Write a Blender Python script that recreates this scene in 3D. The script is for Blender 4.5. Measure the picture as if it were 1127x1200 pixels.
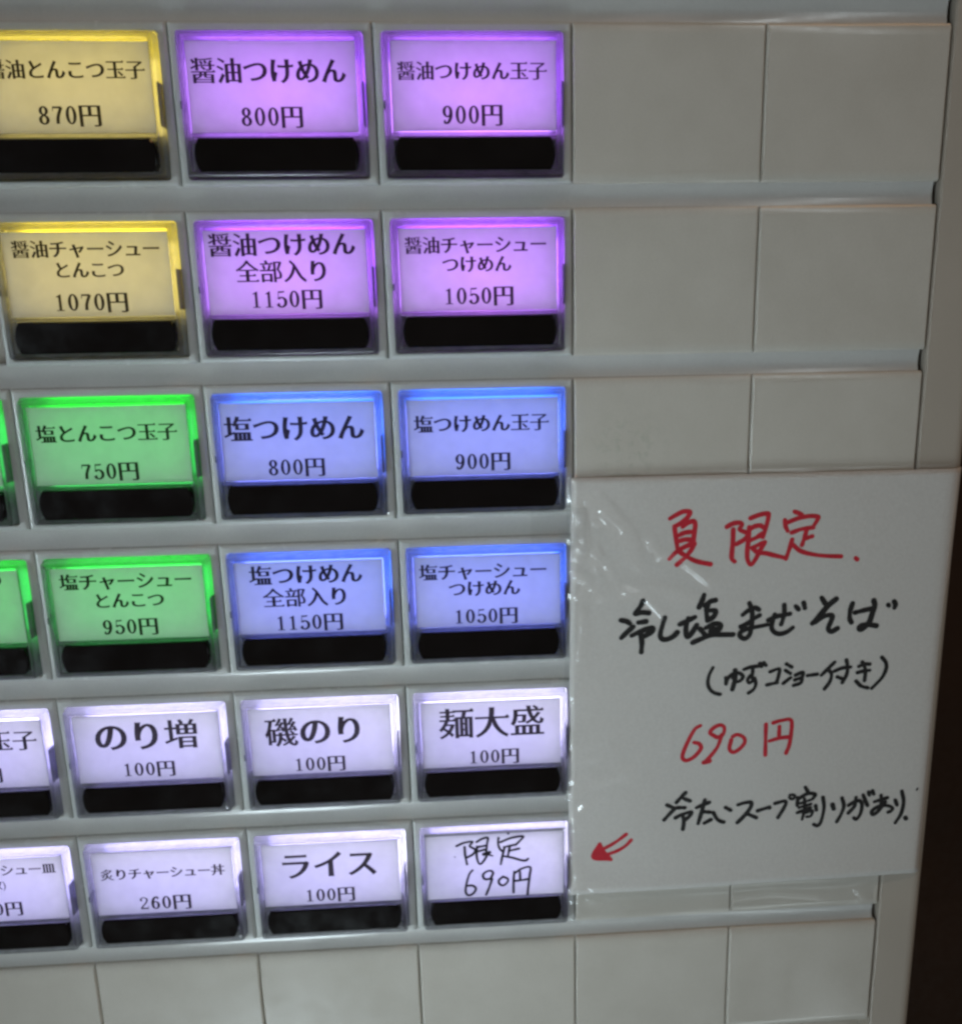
import bpy, bmesh, math, random
import numpy as np
from mathutils import Matrix, Vector
from mathutils.geometry import delaunay_2d_cdt

S = bpy.context.scene
for o in list(bpy.data.objects):
    bpy.data.objects.remove(o)
COL = S.collection
MM = 0.001
rnd = random.Random(7)

# ------------------------------------------------------------------ camera
cam_d = bpy.data.cameras.new('camera')
cam = bpy.data.objects.new('camera', cam_d)
COL.objects.link(cam)
RIGHT = Vector((0.99785428, -0.06374594, -0.01494266))
UP = Vector((0.02925132, 0.22985893, 0.97278427))
BACK = Vector((-0.05857634, -0.97113404, 0.23123037))
cam.matrix_world = Matrix((
    (RIGHT.x, UP.x, BACK.x, 58.25 * MM),
    (RIGHT.y, UP.y, BACK.y, -197.11 * MM),
    (RIGHT.z, UP.z, BACK.z, -54.34 * MM),
    (0, 0, 0, 1)))
cam_d.sensor_fit = 'AUTO'
cam_d.sensor_width = 36.0
cam_d.lens = 31.5
cam_d.shift_x = -57.88 / 1200.0
cam_d.clip_start = 0.005
cam_d.clip_end = 50.0
S.camera = cam

# ------------------------------------------------------------------ world, exposure
w = bpy.data.worlds.new('World')
S.world = w
w.use_nodes = True
wb = w.node_tree.nodes['Background']
wb.inputs['Color'].default_value = (1.0, 0.88, 0.74, 1)
wb.inputs['Strength'].default_value = 0.043
S.view_settings.view_transform = 'Standard'
S.view_settings.look = 'None'
S.view_settings.exposure = 0.0
S.view_settings.gamma = 1.0
S.view_settings.use_curve_mapping = False
S.render.engine = 'CYCLES'
S.cycles.use_denoising = True
S.cycles.denoiser = 'OPENIMAGEDENOISE'
S.cycles.denoising_input_passes = 'RGB_ALBEDO_NORMAL'
S.cycles.use_light_tree = True
S.cycles.filter_width = 2.8
S.cycles.max_bounces = 8
S.cycles.transparent_max_bounces = 12
S.cycles.caustics_reflective = False
S.cycles.caustics_refractive = False


# ------------------------------------------------------------------ room lamps
def area_lamp(name, loc, target, sx, sz, power, color, spread=180.0):
    d = bpy.data.lights.new(name, 'AREA')
    d.shape = 'RECTANGLE'
    d.size = sx
    d.size_y = sz
    d.energy = power
    d.color = color
    d.spread = math.radians(spread)
    o = bpy.data.objects.new(name, d)
    COL.objects.link(o)
    o.location = loc
    o.rotation_euler = (Vector(target) - Vector(loc)).to_track_quat('-Z', 'Y').to_euler()
    return o


# cool light from lower left, plus an added left fill; beams narrowed for falloff
area_lamp('daylight_fill', (-0.46, -0.50, -0.26), (0.040, 0, -0.175), 0.05, 0.34, 0.088, (0.76, 0.92, 1.0), 26)
area_lamp('daylight_fill', (-0.12, -0.40, -0.80), (0.045, 0, -0.165), 0.12, 0.30, 0.066, (0.76, 0.92, 1.0), 31)
# tall window to the right: its mirror image is the pale block on the rails
area_lamp('window_light', (0.50, -0.86, 0.63), (0.13, 0, -0.05), 0.060, 0.74, 0.80, (0.88, 0.97, 1.0))
area_lamp('window_light', (0.48, -0.70, -1.32), (0.13, 0, -0.15), 0.065, 0.62, 0.62, (0.84, 0.97, 1.0))
area_lamp('doorway_light', (0.29, -0.86, 0.66), (0.10, 0, -0.1), 0.025, 0.6, 0.14, (1.0, 0.82, 0.78))
# warm ceiling lamp
area_lamp('ceiling_lamp', (0.42, -0.25, 0.62), (0.12, 0, -0.1), 0.24, 0.14, 0.56, (1.0, 0.52, 0.20))


# ------------------------------------------------------------------ materials
def mat(name):
    m = bpy.data.materials.new(name)
    m.use_nodes = True
    nt = m.node_tree
    for n in list(nt.nodes):
        nt.nodes.remove(n)
    out = nt.nodes.new('ShaderNodeOutputMaterial')
    return m, nt, out


def node(nt, t, **kw):
    n = nt.nodes.new(t)
    for k, v in kw.items():
        if hasattr(n, k):
            setattr(n, k, v)
        else:
            n.inputs[k.replace('_', ' ')].default_value = v
    return n


def coords(nt):
    return nt.nodes.new('ShaderNodeNewGeometry').outputs['Position']


def noise(nt, scale, detail=3.0, rough=0.5, vec=None):
    n = nt.nodes.new('ShaderNodeTexNoise')
    n.inputs['Scale'].default_value = scale
    n.inputs['Detail'].default_value = detail
    n.inputs['Roughness'].default_value = rough
    nt.links.new(vec if vec is not None else coords(nt), n.inputs['Vector'])
    return n.outputs['Fac']


def ramp(nt, fac, stops):
    r = nt.nodes.new('ShaderNodeValToRGB')
    e = r.color_ramp.elements
    e[0].position, e[0].color = stops[0][0], (*stops[0][1], 1)
    e[1].position, e[1].color = stops[1][0], (*stops[1][1], 1)
    for p, c in stops[2:]:
        k = e.new(p)
        k.color = (*c, 1)
    nt.links.new(fac, r.inputs['Fac'])
    return r.outputs['Color']


def maprange(nt, v, a, b, c, d):
    m = nt.nodes.new('ShaderNodeMapRange')
    for i, x in enumerate((a, b, c, d)):
        m.inputs[i + 1].default_value = x
    nt.links.new(v, m.inputs[0])
    return m.outputs[0]


def bump(nt, h, strength, dist):
    b = nt.nodes.new('ShaderNodeBump')
    b.inputs['Strength'].default_value = strength
    b.inputs['Distance'].default_value = dist
    nt.links.new(h, b.inputs['Height'])
    return b.outputs['Normal']


def sheen(nt, base, power=5.0, normal=None):
    """Schlick reflectance that is the same from both sides of a thin sheet"""
    lw = nt.nodes.new('ShaderNodeLayerWeight')
    lw.inputs['Blend'].default_value = 0.5
    if normal is not None:
        nt.links.new(normal, lw.inputs['Normal'])
    pw = nt.nodes.new('ShaderNodeMath')
    pw.operation = 'POWER'
    pw.inputs[1].default_value = power
    nt.links.new(lw.outputs['Facing'], pw.inputs[0])
    return maprange(nt, pw.outputs[0], 0.0, 1.0, base, 1.0)


def plastic(name, c0, c1, rough=0.28, bump_d=0.00002, scale=60.0, spec=0.5):
    m, nt, out = mat(name)
    p = nt.nodes.new('ShaderNodeBsdfPrincipled')
    # broad mottling plus the fine speckle of moulded plastic
    mx = nt.nodes.new('ShaderNodeMix')
    mx.data_type = 'RGBA'
    mx.blend_type = 'MULTIPLY'
    mx.inputs[0].default_value = 1.0
    nt.links.new(ramp(nt, noise(nt, scale, 5, 0.6), [(0.3, c0), (0.7, c1)]), mx.inputs[6])
    nt.links.new(ramp(nt, noise(nt, 2600, 2, 0.7), [(0.25, (0.92, 0.92, 0.92)), (0.75, (1.0, 1.0, 1.0))]), mx.inputs[7])
    nt.links.new(mx.outputs[2], p.inputs['Base Color'])
    nt.links.new(maprange(nt, noise(nt, 180, 3), 0.3, 0.7, rough - 0.05, rough + 0.07), p.inputs['Roughness'])
    p.inputs['Specular IOR Level'].default_value = spec
    nt.links.new(bump(nt, noise(nt, 700, 2), 0.5, bump_d), p.inputs['Normal'])
    nt.links.new(p.outputs[0], out.inputs[0])
    return m


M = {}
M['tile'] = plastic('cream_plastic', (0.64, 0.595, 0.52), (0.70, 0.655, 0.58), 0.16)
M['bezel'] = plastic('white_plastic', (0.63, 0.64, 0.61), (0.69, 0.69, 0.66), 0.22)
M['frame'] = plastic('frame_plastic', (0.50, 0.44, 0.37), (0.55, 0.485, 0.41), 0.36, scale=25)
M['rail'] = plastic('rail_plastic', (0.62, 0.60, 0.57), (0.67, 0.65, 0.62), 0.15)
M['wall'] = plastic('dark_wall', (0.040, 0.017, 0.006), (0.060, 0.026, 0.010), 0.7, scale=14)
M['black'] = plastic('black_window', (0.004, 0.003, 0.003), (0.008, 0.006, 0.006), 0.14, bump_d=0.000004)


def stained_tile():
    m = M['tile'].copy()
    m.name = 'cream_plastic_with_glue_residue'
    nt = m.node_tree
    p = [n for n in nt.nodes if n.type == 'BSDF_PRINCIPLED'][0]
    pos = coords(nt)
    d = nt.nodes.new('ShaderNodeVectorMath')
    d.operation = 'DISTANCE'
    d.inputs[1].default_value = (0.0925, 0.0, -0.0865)
    nt.links.new(pos, d.inputs[0])
    mask = maprange(nt, d.outputs['Value'], 0.002, 0.010, 1.0, 0.0)
    blot = maprange(nt, noise(nt, 420, 4, 0.6), 0.50, 0.60, 0.0, 1.0)
    mu = nt.nodes.new('ShaderNodeMath')
    mu.operation = 'MULTIPLY'
    nt.links.new(mask, mu.inputs[0])
    nt.links.new(blot, mu.inputs[1])
    mix = nt.nodes.new('ShaderNodeMix')
    mix.data_type = 'RGBA'
    old = p.inputs['Base Color'].links[0].from_socket
    nt.links.new(mu.outputs[0], mix.inputs[0])
    nt.links.new(old, mix.inputs[6])
    mix.inputs[7].default_value = (0.56, 0.54, 0.46, 1)
    nt.links.new(mix.outputs[2], p.inputs['Base Color'])
    nt.links.new(bump(nt, mu.outputs[0], 0.6, 0.0001), p.inputs['Normal'])
    return m


M['tile_stained'] = stained_tile()


def paper_mat():
    m, nt, out = mat('writing_paper')
    p = nt.nodes.new('ShaderNodeBsdfPrincipled')
    nt.links.new(ramp(nt, noise(nt, 1500, 8, 0.75), [(0.3, (0.72, 0.675, 0.625)), (0.7, (0.83, 0.785, 0.735))]), p.inputs['Base Color'])
    p.inputs['Roughness'].default_value = 0.75
    nt.links.new(bump(nt, noise(nt, 900, 3), 0.4, 0.00003), p.inputs['Normal'])
    nt.links.new(p.outputs[0], out.inputs[0])
    return m


M['paper'] = paper_mat()


def ink(name, c0, c1, rough=0.6):
    m, nt, out = mat(name)
    p = nt.nodes.new('ShaderNodeBsdfPrincipled')
    nt.links.new(ramp(nt, noise(nt, 500, 3), [(0.3, c0), (0.7, c1)]), p.inputs['Base Color'])
    p.inputs['Roughness'].default_value = rough
    p.inputs['Specular IOR Level'].default_value = 0.15
    nt.links.new(p.outputs[0], out.inputs[0])
    return m


M['ink_red'] = ink('red_marker', (0.62, 0.010, 0.028), (0.74, 0.018, 0.040))
M['ink_black'] = ink('black_marker', (0.006, 0.005, 0.005), (0.014, 0.012, 0.012))
M['print'] = ink('printed_ink', (0.020, 0.012, 0.012), (0.030, 0.020, 0.020), 0.8)
_nt = M['print'].node_tree        # printer's ink lets a little of the lamp light through
_pr = [n for n in _nt.nodes if n.type == 'BSDF_PRINCIPLED'][0]
_ot = [n for n in _nt.nodes if n.type == 'OUTPUT_MATERIAL'][0]
_tr = _nt.nodes.new('ShaderNodeBsdfTransparent')
_mx = _nt.nodes.new('ShaderNodeMixShader')
_mx.inputs[0].default_value = 0.05
_nt.links.new(_pr.outputs[0], _mx.inputs[1])
_nt.links.new(_tr.outputs[0], _mx.inputs[2])
_nt.links.new(_mx.outputs[0], _ot.inputs[0])


def clear_mat(name, gloss, rough, haze=0.0, tint=(1, 1, 1), bump_h=0.0, bump_s=200, creased=False):
    """thin clear plastic sheet: see-through, with a sheen and a little milky haze"""
    m, nt, out = mat(name)
    tr = nt.nodes.new('ShaderNodeBsdfTransparent')
    tr.inputs[0].default_value = (*tint, 1)
    gl = nt.nodes.new('ShaderNodeBsdfGlossy')
    gl.inputs['Roughness'].default_value = rough
    mx = nt.nodes.new('ShaderNodeMixShader')
    base = tr.outputs[0]
    if haze:
        df = nt.nodes.new('ShaderNodeBsdfDiffuse')
        df.inputs[0].default_value = (0.75, 0.75, 0.75, 1)
        hz = nt.nodes.new('ShaderNodeMixShader')
        hz.inputs[0].default_value = haze
        nt.links.new(tr.outputs[0], hz.inputs[1])
        nt.links.new(df.outputs[0], hz.inputs[2])
        base = hz.outputs[0]
    nt.links.new(base, mx.inputs[1])
    nt.links.new(gl.outputs[0], mx.inputs[2])
    if bump_h:
        hgt = noise(nt, bump_s, 4, 0.55)
        if creased:      # sharp folds, strongest at the left edge of the sheet
            rn = nt.nodes.new('ShaderNodeTexNoise')
            rn.noise_type = 'RIDGED_MULTIFRACTAL'
            rn.inputs['Scale'].default_value = bump_s
            rn.inputs['Detail'].default_value = 3.0
            rn.inputs['Distortion'].default_value = 0.6
            pos = coords(nt)
            nt.links.new(pos, rn.inputs['Vector'])
            sx = nt.nodes.new('ShaderNodeSeparateXYZ')
            nt.links.new(pos, sx.inputs[0])
            mk = maprange(nt, sx.outputs[0], 0.078, 0.112, 1.0, 0.10)
            mm = nt.nodes.new('ShaderNodeMath')
            mm.operation = 'MULTIPLY'
            nt.links.new(rn.outputs['Fac'], mm.inputs[0])
            nt.links.new(mk, mm.inputs[1])
            hgt = mm.outputs[0]
        nb = bump(nt, hgt, 1.0, bump_h)
        nt.links.new(nb, gl.inputs['Normal'])
    nt.links.new(sheen(nt, gloss), mx.inputs[0])
    nt.links.new(mx.outputs[0], out.inputs[0])
    return m


M['slot_shade'] = clear_mat('slot_shade_tint', 0.05, 0.2, 0.15, (0.35, 0.35, 0.42))  # dark tint standing in for shade in the cap's side slots
M['cover'] = clear_mat('clear_cover', 0.035, 0.06)
M['film'] = clear_mat('wrinkled_film', 0.065, 0.20, 0.022, (1, 1, 1), 0.0010, 75, True)
M['tape'] = clear_mat('clear_tape', 0.045, 0.14, 0.015, (0.99, 0.99, 0.99), 0.0003, 200)


def card_mat():
    """translucent card, lit from behind by the lamp in the button"""
    m, nt, out = mat('translucent_card')
    d = nt.nodes.new('ShaderNodeBsdfDiffuse')
    t = nt.nodes.new('ShaderNodeBsdfTranslucent')
    c = ramp(nt, noise(nt, 350, 4, 0.6), [(0.3, (0.76, 0.75, 0.74)), (0.7, (0.82, 0.81, 0.80))])
    nt.links.new(c, d.inputs[0])
    nt.links.new(c, t.inputs[0])
    mx = nt.nodes.new('ShaderNodeMixShader')
    mx.inputs[0].default_value = 0.5
    nt.links.new(d.outputs[0], mx.inputs[1])
    nt.links.new(t.outputs[0], mx.inputs[2])
    nt.links.new(mx.outputs[0], out.inputs[0])
    return m


M['card'] = card_mat()


def cap_mat():
    """frosted acrylic: glows with the lamp inside, shows a sheen outside"""
    m, nt, out = mat('frosted_acrylic')
    t = nt.nodes.new('ShaderNodeBsdfTranslucent')
    t.inputs[0].default_value = (0.56, 0.56, 0.57, 1)
    tr = nt.nodes.new('ShaderNodeBsdfTransparent')
    tr.inputs[0].default_value = (0.76, 0.76, 0.78, 1)
    a = nt.nodes.new('ShaderNodeMixShader')
    nt.links.new(maprange(nt, noise(nt, 300, 3), 0.3, 0.7, 0.45, 0.62), a.inputs[0])
    nt.links.new(t.outputs[0], a.inputs[1])
    nt.links.new(tr.outputs[0], a.inputs[2])
    gl = nt.nodes.new('ShaderNodeBsdfGlossy')
    gl.inputs['Roughness'].default_value = 0.12
    b = nt.nodes.new('ShaderNodeMixShader')
    nt.links.new(sheen(nt, 0.03), b.inputs[0])
    nt.links.new(a.outputs[0], b.inputs[1])
    nt.links.new(gl.outputs[0], b.inputs[2])
    nt.links.new(b.outputs[0], out.inputs[0])
    return m


M['cap'] = cap_mat()


# ------------------------------------------------------------------ mesh helpers (all lengths in mm)
def mesh_obj(name, verts, faces, material, parent=None, smooth=False):
    me = bpy.data.meshes.new(name)
    me.from_pydata([(x * MM, y * MM, z * MM) for x, y, z in verts], [], faces)
    me.update()
    if smooth:
        me.polygons.foreach_set('use_smooth', [True] * len(me.polygons))
    me.materials.append(material)
    o = bpy.data.objects.new(name, me)
    COL.objects.link(o)
    if parent is not None:
        o.parent = parent
    return o


def rrect(x0, x1, z0, z1, r, n=4):
    """rounded rectangle, counter-clockwise seen from the front (-Y)"""
    pts = []
    for cx, cz, a0 in ((x1 - r, z1 - r, 0), (x0 + r, z1 - r, 90), (x0 + r, z0 + r, 180), (x1 - r, z0 + r, 270)):
        for i in range(n):
            a = math.radians(a0 + 90.0 * i / (n - 1))
            pts.append((cx + r * math.cos(a), cz + r * math.sin(a)))
    return pts


def loft(loops, cap_first=False, cap_last=False):
    """loops: list of (points2d, y); all the same length"""
    V, F = [], []
    n = len(loops[0][0])
    for pts, y in loops:
        V += [(x, y, z) for x, z in pts]
    for k in range(len(loops) - 1):
        for i in range(n):
            j = (i + 1) % n
            F.append((k * n + i, k * n + j, (k + 1) * n + j, (k + 1) * n + i))
    if cap_first:
        F.append(tuple(reversed(range(n))))
    if cap_last:
        b = (len(loops) - 1) * n
        F.append(tuple(b + i for i in range(n)))
    return V, F


def join(*parts):
    V, F = [], []
    for v, f in parts:
        b = len(V)
        V += v
        F += [tuple(b + i for i in q) for q in f]
    return V, F


def box(x0, x1, y0, y1, z0, z1):
    return loft([([(x1, z1), (x0, z1), (x0, z0), (x1, z0)], y1), ([(x1, z1), (x0, z1), (x0, z0), (x1, z0)], y0)], True, True)


def rounded_plate(x0, x1, z0, z1, yf, yb, rx, rz, r, seg=4, cr=0.35):
    """plate with a rounded front edge"""
    L = [(rrect(x0, x1, z0, z1, cr), yb)]
    for i in range(seg + 1):
        a = math.pi / 2 * i / seg
        ix, iz = rx * (1 - math.cos(a)), rz * (1 - math.cos(a))
        L.append((rrect(x0 + ix, x1 - ix, z0 + iz, z1 - iz, max(cr - ix * 0.3, 0.1)), yf + r - r * math.sin(a)))
    return loft(L, True, True)


def tri_fill(polys, eps=1e-5):
    """triangulate the union of closed polygons (non-zero winding)"""
    verts, edges = [], []
    for p in polys:
        b = len(verts)
        verts += [Vector(q) for q in p]
        n = len(p)
        edges += [(b + i, b + (i + 1) % n) for i in range(n)]
    res = delaunay_2d_cdt(verts, edges, [], 0, eps)
    v = np.array([(q.x, q.y) for q in res[0]])
    tris = [f for f in res[2]]
    if not tris:
        return [], []
    cen = np.array([v[list(f)].mean(0) for f in tris])
    wn = np.zeros(len(cen), int)
    for p in polys:
        a = np.array(p)
        b = np.roll(a, -1, 0)
        lo, hi = a.min(0), a.max(0)
        sel = np.where((cen[:, 0] >= lo[0]) & (cen[:, 0] <= hi[0]) & (cen[:, 1] >= lo[1]) & (cen[:, 1] <= hi[1]))[0]
        if len(sel) == 0:
            continue
        c = cen[sel][:, None, :]
        left = (b[None, :, 0] - a[None, :, 0]) * (c[:, :, 1] - a[None, :, 1]) - (c[:, :, 0] - a[None, :, 0]) * (b[None, :, 1] - a[None, :, 1])
        up = (a[None, :, 1] <= c[:, :, 1]) & (b[None, :, 1] > c[:, :, 1]) & (left > 0)
        dn = (a[None, :, 1] > c[:, :, 1]) & (b[None, :, 1] <= c[:, :, 1]) & (left < 0)
        wn[sel] += up.sum(1) - dn.sum(1)
    keep = [f for f, k in zip(tris, wn) if k != 0]
    out = []
    for f in keep:
        a, b, c = v[f[0]], v[f[1]], v[f[2]]
        s = (b[0] - a[0]) * (c[1] - a[1]) - (c[0] - a[0]) * (b[1] - a[1])
        out.append(tuple(f) if s > 0 else tuple(reversed(f)))
    return [tuple(q) for q in v], out


def catmull(pts, k=7):
    pts = [np.array(q, float) for q in pts]
    P = [2 * pts[0] - pts[1]] + pts + [2 * pts[-1] - pts[-2]]
    out = []
    for i in range(1, len(P) - 2):
        for t in np.linspace(0, 1, k, endpoint=False):
            a, b, c, d = P[i - 1:i + 3]
            out.append(.5 * (2 * b + (c - a) * t + (2 * a - 5 * b + 4 * c - d) * t * t + (3 * b - a - 3 * c + d) * t ** 3))
    out.append(pts[-1])
    return np.array(out)


def marker_stroke(width, pts):
    """outline of a felt pen stroke with round ends and a slightly uneven width"""
    c = catmull(pts)
    d = np.gradient(c, axis=0)
    d /= np.linalg.norm(d, axis=1, keepdims=True) + 1e-9
    nrm = np.stack([-d[:, 1], d[:, 0]], 1)
    m = len(c)
    ph = rnd.random() * 6
    t = np.linspace(0, 1, m)
    h = 0.5 * width * (1.0 + 0.07 * np.sin(ph + 5 * t) + 0.05 * np.cos(2 * ph + 11 * t))
    polys = []
    lft = c + nrm * h[:, None]
    rgt = c - nrm * h[:, None]
    for i in range(m - 1):
        q = [tuple(rgt[i]), tuple(rgt[i + 1]), tuple(lft[i + 1]), tuple(lft[i])]
        polys.append(q)
    for i in {0, m - 1} | set(range(0, m, 7)):
        polys.append([(c[i][0] + h[i] * math.cos(a), c[i][1] + h[i] * math.sin(a)) for a in np.linspace(0, 2 * math.pi, 12, endpoint=False)])
    out = []
    for q in polys:
        ar = sum(q[i][0] * q[(i + 1) % len(q)][1] - q[(i + 1) % len(q)][0] * q[i][1] for i in range(len(q)))
        out.append(q if ar > 0 else q[::-1])
    return out


def empty(name, loc, label, cat, group=None):
    o = bpy.data.objects.new(name, None)
    o.empty_display_size = 0.01
    COL.objects.link(o)
    o.location = [v * MM for v in loc]
    o['label'] = label
    o['category'] = cat
    if group:
        o['group'] = group
    return o


def tag(o, label, cat, group=None):
    o['label'] = label
    o['category'] = cat
    if group:
        o['group'] = group
    return o


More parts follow.
